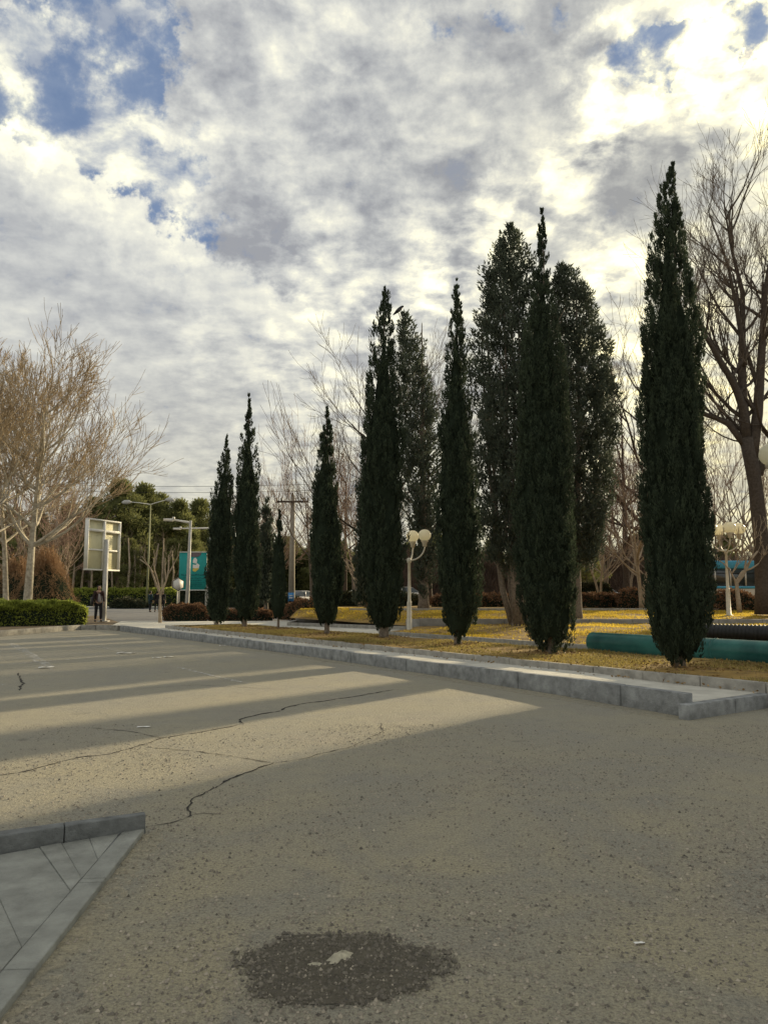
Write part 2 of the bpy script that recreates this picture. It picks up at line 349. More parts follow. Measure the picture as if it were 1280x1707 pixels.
# kerb line as seen in the photograph: foot and top of the face
kf = [(1143, 1196), (1048, 1178), (939, 1160), (845, 1145), (764, 1132), (700, 1122), (641, 1113), (500, 1092), (410, 1080), (360, 1073), (292, 1064), (240, 1057), (195, 1051.5)]
kt = [(1143, 1155), (1048, 1141), (939, 1129), (845, 1119), (764, 1109), (700, 1102), (641, 1095), (500, 1079), (410, 1069), (360, 1063), (292, 1055.5), (240, 1050), (195, 1045.5)]
KP = []
for (ax, ay), (bx_, by_) in zip(kf, kt):
    p = U(ax, ay); KP.append((p[0], p[1], V(bx_, by_, p[1])[2]))
KP = [(x, y, min(max(z, .232), .30)) for x, y, z in KP]
def kerb_pts(step):
    """resample the kerb polyline to stone joints"""
    pts = [np.array(p) for p in KP]; outp = [pts[0]]; cur = pts[0]; i = 1
    while i < len(pts):
        d = pts[i]-cur; L = np.linalg.norm(d[:2])
        if L > step: cur = cur+d/L*step; outp.append(cur)
        else: i += 1
    return outp
kj = kerb_pts(1.13)
plaza = [(p[0]+.10*Nn[0], p[1]+.10*Nn[1]) for p in KP]
# pavement top follows the kerb, a little lower at its near end
PZ = 0.215
g = MB()
end = SN(0.0, 14)
left = [(KP[-1][0]-.35, KP[-1][1]+.35), (-12.9, 38.2)]
outl = [end]+[(20, 38.2)]+[left[1], left[0]]+list(reversed(plaza))
cx = sum(p[0] for p in outl)/len(outl)
near_drop = lambda p: PZ-0.035 if (p[0]-P0[0])**2+(p[1]-P0[1])**2 < 3 else PZ
v = [(p[0], p[1], near_drop(p)) for p in outl]
g.v = [np.array(v, np.float32)]; g.nv = len(v); g.f = [np.array([list(range(len(v)))][::-1])]; g.tone = [np.zeros(len(v), np.float32)]
pv = g.build('pavement', M_WALK); tag(pv, kind='structure')
kerb = empty('kerb', KP[0][:2]+(0,), kind='structure')
def stone_between(a, b, w, z0, z1a, z1b, name, m, parent, gap=0.008, side=1, jit=0.006):
    a = np.array(a[:2], float); b = np.array(b[:2], float); d = b-a; L = np.linalg.norm(d); d /= L; n = np.array((d[1], -d[0]))*side
    a = a+d*gap/2; b = b-d*gap/2; o = rnd.uniform(-jit, jit)
    pts = [a+n*o, b+n*o, b+n*(w+o), a+n*(w+o)]
    mb = MB(); mb.poly(pts, z0, [z1a, z1b, z1b, z1a]); ob = mb.build(name, m, None, bevel=0.008)
    if parent is not None:
        ob.parent = parent; ob.matrix_parent_inverse = Matrix.Translation(-parent.location)
    return ob
for a, b_ in zip(kj[:-1], kj[1:]):
    dz = rnd.uniform(-.009, .009)
    stone_between(a, b_, .13, -.03, a[2]+dz, b_[2]+dz, 'kerbstone', M_KERB, kerb, gap=rnd.choice((.008, .012, .026)), jit=.012)
# return kerb at the near end of the walk
for k in range(3):
    a = SN(-.05, .02+1.05*k); b_ = SN(-.05, .02+1.05*(k+1))
    if k < 2: stone_between(a, b_, .14, -.03, PZ-.03, PZ-.03, 'kerbstone', M_KERB, kerb, side=-1)
# edging stones of the front lawn strip
edge = empty('lawn_edging', SN(0, 1.95)+(0,), kind='structure')
for k in range(-8, 24):
    stone_between(SN(k*1.0, 1.92), SN(k*1.0+1, 1.92), .11, .0, .325+rnd.uniform(-.006, .006), .325+rnd.uniform(-.006, .006), 'edging_stone', M_KERB2, edge, gap=rnd.choice((.008, .014, .02)), jit=.012)
for k in range(3):
    stone_between(SN(23.95, 2.05+k*1.0), SN(23.95, 3.05+k*1.0), .11, .0, .32, .32, 'edging_stone', M_KERB2, edge)
EB = 5.15
for k in range(-8, 24):
    stone_between(SN(k*1.0, EB), SN(k*1.0+1, EB), .05, .0, .265, .265, 'edging_stone', M_KERB2, edge, gap=.01)

def zlawn(x, y):
    return .295
def ztop(x, y):        # beds behind the second path
    q = np.array((x, y))-P0; n = q @ Nn
    a = np.clip((n-6.2)/6.0, 0, 1)
    z = .30+.22*a
    b2 = np.clip((y-28.3)/6.0, 0, 1)
    return z+.32*b2
def grid_sheet(name, m, poly, zf, step=.5, kind='structure'):
    """fill a convex polygon by clipping it against a grid of strips"""
    poly = [np.array(p, float) for p in poly]; mb = MB()
    def clip(pg, ax, val, keep):
        o = []
        for i in range(len(pg)):
            a, b = pg[i], pg[(i+1) % len(pg)]; da, db = (a[ax]-val)*keep, (b[ax]-val)*keep
            if da >= 0: o.append(a)
            if da*db < 0: o.append(a+(b-a)*(da/(da-db)))
        return o
    xs = [p[0] for p in poly]; ys = [p[1] for p in poly]
    y = math.floor(min(ys)/step)*step
    while y < max(ys):
        row = clip(clip(poly, 1, y, 1), 1, y+step, -1) if True else []
        if len(row) >= 3:
            x = math.floor(min(p[0] for p in row)/step)*step; xm = max(p[0] for p in row)
            while x < xm:
                c = clip(clip(row, 0, x, 1), 0, x+step, -1)
                if len(c) >= 3:
                    vs = [(p[0], p[1], float(zf(p[0], p[1]))) for p in c]
                    base = mb.nv; mb.add(vs, np.zeros((0, 3), int)); mb.f[-1] = np.array([[base+i for i in range(len(c))]])
                x += step
        y += step
    ob = mb.build(name, m, smooth=False); tag(ob, kind=kind); return ob
def lump(x, y, a=.02):
    return a*(math.sin(x*2.3+y*1.1)*math.sin(y*1.9-x*.7)+.5*math.sin(x*5.1+1)*math.sin(y*4.7))
grid_sheet('lawn_strip', M_SOIL, [SN(-8, 2.03), SN(-8, EB), SN(23.9, EB), SN(23.9, 2.03)], lambda x, y: .30+lump(x, y, .012), .6)
bedA = [SN(-8, 6.25), (24, 12), (24, 26.9), (1.25, 27.9), (.45, 25.9), SN(14.6, 6.25)]
bedA = [SN(-8, 6.25), (26, 16), (26, 26.9), (1.35, 27.9), SN(15.4, 6.25)]
zA = lambda x, y: float(np.clip(.27+.05*((np.array((x, y))-P0)@Nn-6.2), .27, .50))+lump(x, y, .03)
grid_sheet('planting_bed', M_SOIL, bedA, zA, .6)
def zU(x, y):
    q = (x+4.1)*.631+(y-32.9)*.776
    a = .31+min(.30, max(0, q)*.16)
    if x > 1.3: a = max(a, .60)
    return min(.86, a+.04*max(0, y-28) if y < 33.5 else .86 if x > 1.3 else min(.86, a+.22))+lump(x, y, .012)
upper = [(-4.0, 33.0), (1.0, 28.9), (1.5, 28.12), (30, 27.1), (60, 60), (60, 95), (2.0, 95), (-3.6, 45)]
grid_sheet('upper_lawn', M_SOIL, upper, zU, .9)
# kerbs of the planting bed and the upper lawn
edge2 = empty('bed_edging', SN(0, 6.15)+(0,), kind='structure')
for k in range(-8, 15):
    stone_between(SN(k*1.03, 6.13), SN(k*1.03+1.03, 6.13), .12, .0, .33+rnd.uniform(-.006, .006), .33, 'edging_stone', M_KERB2, edge2, gap=.012)
a = np.array((-4.1, 32.9)); b_ = np.array((1.0, 28.75)); n_ = 6
for k in range(n_):
    stone_between(a+(b_-a)*k/n_, a+(b_-a)*(k+1)/n_, .12, .0, .35, .35, 'edging_stone', M_KERB2, edge2, side=-1, gap=.012)
a = np.array((-4.1, 32.9)); b_ = np.array((-3.7, 45.0)); n_ = 12
for k in range(n_):
    stone_between(a+(b_-a)*k/n_, a+(b_-a)*(k+1)/n_, .12, .0, .35, .35, 'edging_stone', M_KERB2, edge2, side=1, gap=.012)
stone_between((1.42, 28.0), (.95, 28.95), .16, .1, .66, .62, 'edging_stone', M_WALL, edge2, side=-1)
wall = empty('low_retaining_wall', (1.3, 28, .2), label='low grey concrete retaining wall running behind the cypresses and the pipes', cat='wall')
a = np.array((1.30, 28.05)); b_ = np.array((25.3, 27.05)); n_ = 16
for k in range(n_):
    stone_between(a+(b_-a)*k/n_, a+(b_-a)*(k+1)/n_, .22, .1, .66+rnd.uniform(-.01, .01), .66, 'wall_block', M_WALL, wall, gap=.012, side=1)
# far edge strip of the upper lawn: a thin pale kerb
fk = empty('far_kerb', (0, 33, .7), kind='structure')
for k in range(15):
    stone_between((-1.5+k*2.0, 33.6), (.5+k*2.0, 33.6), .14, .3, .93, .93, 'kerbstone', M_KERB2, fk, gap=.02, side=1)
# left island with hedge: curved kerb
isl = empty('island_kerb', (-17, 31, 0), kind='structure')
ik = [(-60, 1071), (-20, 1064), (0, 1061), (35, 1058), (70, 1055), (105, 1052), (135, 1050), (160, 1049.5), (185, 1050), (195, 1051.3)]
ip = [U(x, y) for x, y in ik]
for a, b_ in zip(ip[:-1], ip[1:]):
    L = math.dist(a, b_); m_ = max(1, round(L/1.1)); a = np.array(a); b_ = np.array(b_)
    for q in range(m_):
        stone_between(a+(b_-a)*q/m_, a+(b_-a)*(q+1)/m_, .14, -.02, .21, .21, 'kerbstone', M_KERB2, isl, side=-1, gap=.01)
g = MB(); pts = [(p[0]-.02, p[1]+.1) for p in ip]+[(-12.3, 38.2), (-26, 44), (-40, 40)]
v = [(p[0], p[1], .17) for p in pts]; g.v = [np.array(v, np.float32)]; g.nv = len(v); g.f = [np.array([list(range(len(v)))])]; g.tone = [np.zeros(len(v), np.float32)]
tag(g.build('island_soil', M_EARTH), kind='structure')
g = MB(); g.add([(-80, 38.2, .09), (-12.8, 38.2, .09), (-19, 52, .09), (-80, 52, .09)], [(0, 1, 2, 3)])
tag(g.build('plane_tree_ground', M_EARTH), kind='structure')
# far pavement kerb and ground beyond the road
g = MB(); g.box((-42, 84, .12), (90, .5, .20)); tag(g.build('far_road_kerb', M_WALK), kind='structure')
g = MB(); g.add([(-140, 84.3, .10), (2, 84.3, .10), (2, 160, .10), (-140, 160, .10)], [(0, 1, 2, 3)]); tag(g.build('woodland_floor', M_EARTH), kind='structure')
g = MB(); g.box((-4.2, 60, .16), (.5, 46, .2)); tag(g.build('far_side_kerb', M_KERB2), kind='structure')

# ---- near left paved island
kz, iz = .125, .03
pi_ = empty('paved_island', U(0, 1500, 0), kind='structure')
def prism(name, m, pix, z0, z1, parent, bevel=.006):
    mb = MB(); mb.poly([U(x, y, z1)[:2] for x, y in pix], z0, z1); ob = mb.build(name, m, None, bevel=bevel)
    ob.parent = parent; ob.matrix_parent_inverse = Matrix.Translation(-parent.location); return ob
for pix in ([(242, 1352.5), (243.5, 1357), (109, 1376.5), (108, 1370)], [(107, 1370), (107.5, 1377), (-150, 1418), (-150, 1405)], [(-152, 1405.5), (-152, 1418.5), (-420, 1462), (-420, 1446)]):
    mb = MB(); q = [np.array(U(x, y, kz)[:2]) for x, y in pix]
    mb.poly(q[::-1], -.03, kz); ob = mb.build('kerbstone', M_KERBN, None, bevel=.008); ob.parent = pi_; ob.matrix_parent_inverse = Matrix.Translation(-pi_.location)
g = MB(); g.poly([U(107, 1370.5, kz-.01)[:2], U(108.2, 1370.5, kz-.01)[:2], U(109.3, 1376, kz-.01)[:2], U(107, 1376.5, kz-.01)[:2]], -.02, kz-.012)
ob = g.build('joint', M_BLACK); ob.parent = pi_; ob.matrix_parent_inverse = Matrix.Translation(-pi_.location)
def I(px, py): return np.array(U(px, py, iz)[:2])
oA, oB = I(244, 1378), I(-30, 1728)      # outer edge of flat edging strip
sdir = (oB-oA)/np.linalg.norm(oB-oA); sn_ = np.array((sdir[1], -sdir[0]))
if sn_ @ (I(0, 1500)-oA) < 0: sn_ = -sn_
Ltot = 4.2; wst = .125; t = 0; k = 0
for L in (.93, .06, .95, .95, .95):
    a = oA+sdir*t; b_ = oA+sdir*(t+L-.006)
    c_ = a+sn_*wst; d_ = b_+sn_*wst
    if k == 0: c_ = a+sn_*wst+sdir*.09
    mb = MB(); mb.poly([a, b_, d_, c_], -.03, iz+.004); ob = mb.build('edging_stone', M_SLAB if k != 9 else M_KERB, None, bevel=.006); ob.parent = pi_; ob.matrix_parent_inverse = Matrix.Translation(-pi_.location)
    t += L; k += 1
# slabs between the raised kerb and the strip, cut where the joints run
kline = [I(243, 1380), I(-420, 1500)]
kd = (kline[1]-kline[0]); kd /= np.linalg.norm(kd)
def hit(p, d, q, e):
    A = np.array([[d[0], -e[0]], [d[1], -e[1]]]); r = np.linalg.solve(A, q-p); return p+d*r[0]
inner0 = oA+sn_*(wst+.006)
jt = [(157, 1360, 160, 1425), (117, 1430, 135, 1462), (81, 1432, 118, 1484), (3, 1505, 34, 1572)]
cuts = []
for x0, y0, x1, y1 in jt[1:]+[]:
    a, b_ = I(x0, y0), I(x1, y1); d = b_-a
    cuts.append((hit(a, d, kline[0], kd), hit(a, d, inner0, sdir)))
cuts.insert(0, (hit(I(150, 1398), I(158, 1418)-I(150, 1398), kline[0], kd), hit(I(150, 1398), I(158, 1418)-I(150, 1398), inner0, sdir)))
apex = hit(inner0, sdir, kline[0], kd)
cuts.append((kline[0]+kd*3.2, inner0+sdir*3.4)); cuts.append((kline[0]+kd*3.8, inner0+sdir*4.2))
bd = MB(); bd.poly([apex, oA+sdir*4.2+sn_*.02, inner0+sdir*4.2, kline[0]+kd*3.8][::1], -.03, iz-.006); ob = bd.build('bedding_sand', MATS['kerb_concrete'], None); ob.parent = pi_; ob.matrix_parent_inverse = Matrix.Translation(-pi_.location)
prev = (apex+kd*.01, apex+sdir*.01)
for c in cuts:
    gp = .0018
    pts = [prev[0]+kd*gp, prev[1]+sdir*gp, c[1]-sdir*gp, c[0]-kd*gp]
    if np.linalg.norm(pts[0]-pts[1]) < .02: pts = [pts[0], pts[2], pts[3]]
    mb = MB(); mb.poly(pts, -.03, iz+rnd.uniform(-.003, .003)); ob = mb.build('paving_slab', M_SLAB, None, bevel=.003)
    ob.parent = pi_; ob.matrix_parent_inverse = Matrix.Translation(-pi_.location); prev = c

# sand and grit gathered along the foot of the edging
# ---- cracks, worn paint and stain on the lot
def ribbon(mb, pix, w, z, jit=.012, step=.05, wj=.5):
    P = [np.array(U(x, y)[:2]) for x, y in pix]; pts = []
    for a, b in zip(P[:-1], P[1:]):
        n = max(1, int(np.linalg.norm(b-a)/step))
        for i in range(n): pts.append(a+(b-a)*i/n)
    pts.append(P[-1]); r = rng.normal(size=(len(pts), 2))*jit; r[1:-1] = (r[:-2]+r[1:-1]+r[2:])/2
    pts = [p+q for p, q in zip(pts, r)]; vs = []; n = len(pts)
    for i, p in enumerate(pts):
        d = pts[min(i+1, n-1)]-pts[max(i-1, 0)]; d /= np.linalg.norm(d)+1e-9; q = np.array((d[1], -d[0]))
        ww = w*(1+wj*rng.normal())*min(1, .25+3*min(i, n-1-i)/n*3); ww = max(.003, ww)
        vs += [(*(p+q*ww/2), z), (*(p-q*ww/2), z)]
    mb.add(vs, [(2*i, 2*i+1, 2*i+3, 2*i+2) for i in range(n-1)])
M_CRACK = mat('dark_crack', (0.035, 0.032, 0.028), 1.0, 0.3, 30)  # flat dark ribbons laid on the asphalt as cracks
cr_ = MB()
for pix, w in (([(-20, 1297), (60, 1283), (130, 1263), (185, 1257), (250, 1238), (272, 1230), (330, 1222), (385, 1211), (406, 1207)], .018), ([(404, 1208), (398, 1200), (412, 1196), (430, 1192), (470, 1184), (476, 1180), (500, 1174), (545, 1168), (600, 1160), (655, 1150)], .028),
               ([(272, 1231), (230, 1221), (155, 1213)], .012), ([(248, 1245), (330, 1253), (400, 1262), (455, 1272)], .011), ([(246, 1379), (285, 1373), (320, 1360), (316, 1346), (325, 1330), (370, 1305), (455, 1272)], .014),
               ([(455, 1272), (510, 1264), (590, 1243), (640, 1220), (634, 1205)], .009), ([(320, 1359), (340, 1356), (372, 1358)], .006), ([(30, 1122), (38, 1140), (32, 1152)], .03), ([(480, 1150), (330, 1142), (230, 1148)], .01)):
    ribbon(cr_, pix, w, .004, jit=.014)
tag(cr_.build('asphalt_crack', M_CRACK), kind='structure')
def alpha_mat(name, color, thr0, thr1, scale, rad=None, c2=None):
    m = bpy.data.materials.new(name); m.use_nodes = True; t = m.node_tree; t.nodes.clear(); S = NT(t)
    o = S.n('ShaderNodeOutputMaterial'); p = S.n('ShaderNodeBsdfPrincipled'); tr = S.n('ShaderNodeBsdfTransparent'); ms = S.n('ShaderNodeMixShader')
    v = S.n('ShaderNodeTexCoord').outputs['Object']
    f = S.mr(S.noise(v, scale, 7, 0.7), thr0, thr1)
    if rad is not None:
        (cx_, cy_), (ux, uy), (ax, ay) = rad
        dv = S.vm('SUBTRACT', v, (cx_, cy_, 0))
        a_ = S.m('DIVIDE', S.vm('DOT_PRODUCT', dv, (ux, uy, 0)), ax); b2 = S.m('DIVIDE', S.vm('DOT_PRODUCT', dv, (-uy, ux, 0)), ay)
        rr = S.m('SQRT', S.m('ADD', S.m('MULTIPLY', a_, a_), S.m('MULTIPLY', b2, b2)))
        rr = S.m('ADD', rr, S.m('MULTIPLY', S.m('SUBTRACT', S.noise(v, 9.0, 7, 0.7), .5), 0.9))
        f = S.m('MULTIPLY', S.mr(rr, 0.72, 1.02, 0.97, 0.0, smooth=True), S.mr(S.noise(v, 45, 6, .75), .30, .55, .45, 1.0))
    col = S.mix(S.noise(v, 9, 6, .7), color, c2 or color)
    t.links.new(col, p.inputs['Base Color']); p.inputs['Roughness'].default_value = .9
    t.links.new(f, ms.inputs[0]); t.links.new(tr.outputs[0], ms.inputs[1]); t.links.new(p.outputs[0], ms.inputs[2]); t.links.new(ms.outputs[0], o.inputs[0])
    return m
M_SAND = alpha_mat('drifted_sand', (.50, .43, .27), .42, 1.05, 11.0, c2=(.45, .40, .28))
sd_ = MB()
ribbon(sd_, [(262, 1384), (225, 1424), (140, 1530), (60, 1630), (0, 1712)], .20, .0075, jit=.01, step=.06, wj=.12)
for o_s in (0.0,):
    P_ = [np.array(p[:2]) for p in KP[:9]]; vs_ = []
    for q in P_: vs_ += [(*(q-Nn*.42), .0065), (*(q+Nn*.02), .0065)]
    sd_.add(vs_, [(2*i, 2*i+2, 2*i+3, 2*i+1) for i in range(len(P_)-1)])
tag(sd_.build('drifted_sand', M_SAND), kind='structure')
M_PAINT = alpha_mat('worn_white_paint', (.62, .60, .54), .46, .62, 9.0)
pt = MB()
for pix, w in (([(-20, 1111), (120, 1099), (335, 1080)], .10), ([(18, 1072), (50, 1090), (88, 1117)], .22), ([(100, 1061), (150, 1075), (220, 1090)], .10), ([(0, 1086), (150, 1076), (260, 1070)], .08), ([(295, 1112), (360, 1128), (415, 1140)], .10), ([(-10, 1140), (8, 1142)], .2), ([(130, 1060), (165, 1066)], .10)):
    ribbon(pt, pix, w, .006, jit=.004, step=.3, wj=.1)
tag(pt.build('parking_paint', M_PAINT), kind='structure')
sc_ = np.array(U(566, 1612)[:2]); L_ = np.array(U(400, 1600)[:2]); R_ = np.array(U(740, 1600)[:2]); ax_ = (R_-L_); ax_n = ax_/np.linalg.norm(ax_)
T_ = U(585, 1546)[1]; B_ = U(520, 1692)[1]
M_STAIN = alpha_mat('dark_damp_stain', (.045, .04, .03), 0, 1, 5, rad=((float(sc_[0]), float(sc_[1])), (float(ax_n[0]), float(ax_n[1])), (float(np.linalg.norm(ax_)/2*1.08), (T_-B_)/2*1.12)), c2=(.14, .122, .085))
g = MB(); nx_, ny_ = 120, 70; gx = np.linspace(-.42, .42, nx_)*1.0; gy = np.linspace(-.30, .30, ny_)
GX, GY = np.meshgrid(gx, gy, indexing='ij'); ux, uy = ax_n; hx = float(np.linalg.norm(ax_)/2); hy = (T_-B_)/2
def stain_r(x, y):
    a = (x*ux+y*uy)/hx; b2 = (-x*uy+y*ux)/hy; th_ = np.arctan2(b2, a)
    return (np.abs(a)**1.35+np.abs(b2)**1.35)**(1/1.35)/(1+.08*np.sin(th_*3+1)+.07*np.sin(th_*7)+.035*np.sin(th_*13+2)+.03*np.sin(th_*23))
RR = stain_r(GX, GY)
lumps = rng.normal(0, 1, (nx_, ny_)); lumps = (lumps+np.roll(lumps, 1, 0)+np.roll(lumps, 1, 1)+np.roll(lumps, -1, 0))/2
GZ = .0035+np.clip(1-RR, 0, 1)**.5*(.004+.0035*lumps); GZ[RR > 1] = .0035
idx = -np.ones((nx_, ny_), int); ok_ = RR < 1.06; idx[ok_] = np.arange(ok_.sum())
vs = np.stack([GX[ok_]+sc_[0], GY[ok_]+sc_[1], GZ[ok_]], 1)
fs = [(idx[i, j], idx[i+1, j], idx[i+1, j+1], idx[i, j+1]) for i in range(nx_-1) for j in range(ny_-1) if min(idx[i, j], idx[i+1, j], idx[i+1, j+1], idx[i, j+1]) >= 0]
g.add(vs, fs); tag(g.build('damp_gravel_patch', M_STAIN), kind='structure')
n = 5200; sx_, sy_ = rng.uniform(-.5, .5, n), rng.uniform(-.32, .32, n); kk = stain_r(sx_, sy_) < 1.08+.1*rng.random(n)
STQ = np.stack([sx_[kk]+sc_[0], sy_[kk]+sc_[1]], 1)
# loose grit on the lot
def pebbles(n, xr, yr, smin, smax, clus=None):
    P = np.stack([rng.uniform(*xr, n), rng.uniform(*yr, n)], 1) if clus is None else clus
    n = len(P); s = smin*(smax/smin)**(rng.random(n)**2.6)
    o = np.array([(1, 0, 0), (0, 1, 0), (-1, 0, 0), (0, -1, 0), (0, 0, .95)], float)
    v = o[None]*s[:, None, None]*rng.uniform(.55, 1.3, (n, 5, 3)); an = rng.uniform(0, 2*PI, n); c, s_ = np.cos(an), np.sin(an)
    x = v[..., 0]*c[:, None]-v[..., 1]*s_[:, None]; y = v[..., 0]*s_[:, None]+v[..., 1]*c[:, None]
    v = np.stack([x+P[:, 0:1], y+P[:, 1:2], v[..., 2]+.001], -1)
    f = np.array([(0,1,4),(1,2,4),(2,3,4),(3,0,4)])
    return v.reshape(-1, 3), ((np.arange(n)*5)[:, None, None]+f[None]).reshape(-1, 3), np.repeat(rng.random(n), 5)
M_GRIT = mat('loose_grit', (0.075, 0.07, 0.06), .95, .3, 30, tone=True, c2=(.50, .44, .34))
gr = MB()
yy = 1.9+7.5*rng.random(190000)**1.35; xx = (rng.random(190000)*2-1)*(yy*.56+.3)
nz = np.sin(xx*1.7+yy*.8)+np.sin(yy*2.3-xx*1.2)+.8*np.sin(xx*4.1)*np.sin(yy*3.3)
keep = rng.random(190000) < np.clip(.30+.18*nz+.25*(xx > -.5)+.0*yy, .04, 1)
q = np.stack([xx, yy], 1)[keep]
rel = q-oA; inside = ((rel@sn_) > -.01) & ((rel@sdir) > -.05)
q = q[~inside]
v, f, tn = pebbles(0, 0, 0, .0018, .013, clus=q); gr.add(v, f, tn)
v, f, tn = pebbles(0, 0, 0, .002, .014, clus=STQ); v[:, 2] += .004; gr.add(v, f, tn*.16)
tag(gr.build('loose_gravel', M_GRIT), label='loose grit scattered over the near asphalt', cat='gravel', kind='stuff')
# cement blob and litter
def lumpy(name, m, c, rx, ry, h, rz, seed, label, cat, group=None):
    r = random.Random(seed); mb = MB(); k = 18; rings = 5; vs = []; rad = [r.uniform(.75, 1.15) for _ in range(k)]
    for i in range(rings):
        t = i/(rings-1); 
        for a in range(k):
            R = rad[a]*(1-t*.85); zz = h*math.sin(t*PI/2)*r.uniform(.7, 1.1)
            x, y = R*rx*math.cos(2*PI*a/k), R*ry*math.sin(2*PI*a/k)
            vs.append((c[0]+x*math.cos(rz)-y*math.sin(rz), c[1]+x*math.sin(rz)+y*math.cos(rz), c[2]+zz))
    vs.append((c[0], c[1], c[2]+h)); fs = [(i*k+a, i*k+(a+1) % k, (i+1)*k+(a+1) % k, (i+1)*k+a) for i in range(rings-1) for a in range(k)]
    mb.add(vs, fs); b0 = mb.nv-len(vs); mb.f.append(np.array([(b0+(rings-1)*k+a, b0+(rings-1)*k+(a+1) % k, b0+len(vs)-1) for a in range(k)]))
    return tag(mb.build(name, m), label, cat, group)
M_CEM = mat('dried_cement', (.52, .48, .36), .9, .3, 30, .8, 60)
p = U(566, 1600); lumpy('cement_lump', M_CEM, (p[0], p[1], .006), .070, .032, .026, .75, 1, 'large cream lump of dried cement in the middle of the dark stain', 'cement lump')
p = U(524, 1611); lumpy('cement_lump', M_CEM, (p[0], p[1], .006), .036, .012, .010, .1, 2, 'small flat spill of cement left of the larger lump on the dark stain', 'cement lump')
def paper(px, py, w, h, rz, label, m=M_WHITE, name='paper_scrap', cat='litter'):
    p = U(px, py); mb = MB(); c, s = math.cos(rz), math.sin(rz); r = random.Random(int(px)); vs = []; nx = 5
    for j in range(3):
        for i in range(nx):
            x = (i/(nx-1)-.5)*w; y = (j/2-.5)*h; zz = .006+.14*h*abs(math.sin(i*1.9+j))+r.uniform(0, .1)*h
            vs.append((p[0]+x*c-y*s, p[1]+x*s+y*c, zz))
    mb.add(vs, [(j*nx+i, j*nx+i+1, (j+1)*nx+i+1, (j+1)*nx+i) for j in range(2) for i in range(nx-1)])
    o = mb.build(name, m); so_ = o.modifiers.new('thickness', 'SOLIDIFY'); so_.thickness = .0015
    return tag(o, label, cat)
paper(1065, 1574, .048, .016, .15, 'crumpled white wrapper on the near asphalt right of the stain')
paper(240, 1213, .15, .05, .1, 'white paper scrap lying by the long crack in the asphalt')
paper(210, 1090, .45, .16, .1, 'pale sheet of litter beside the faded parking line')
paper(372, 1077, .22, .12, .4, 'white scrap of paper just below the long kerb')
paper(282, 1096, .24, .1, .2, 'white scrap on the sunlit band beyond the parking line')
paper(262, 1097, .22, .09, .3, 'pale scrap next to a white one on the far sunlit band')
paper(78, 1114, .3, .15, .3, 'white scrap at the foot of the worn paint line on the left')
paper(228, 1466-45, .03, .012, .3, 'tiny pale scrap beside the flat edging strip', name='paper_scrap') if False else None

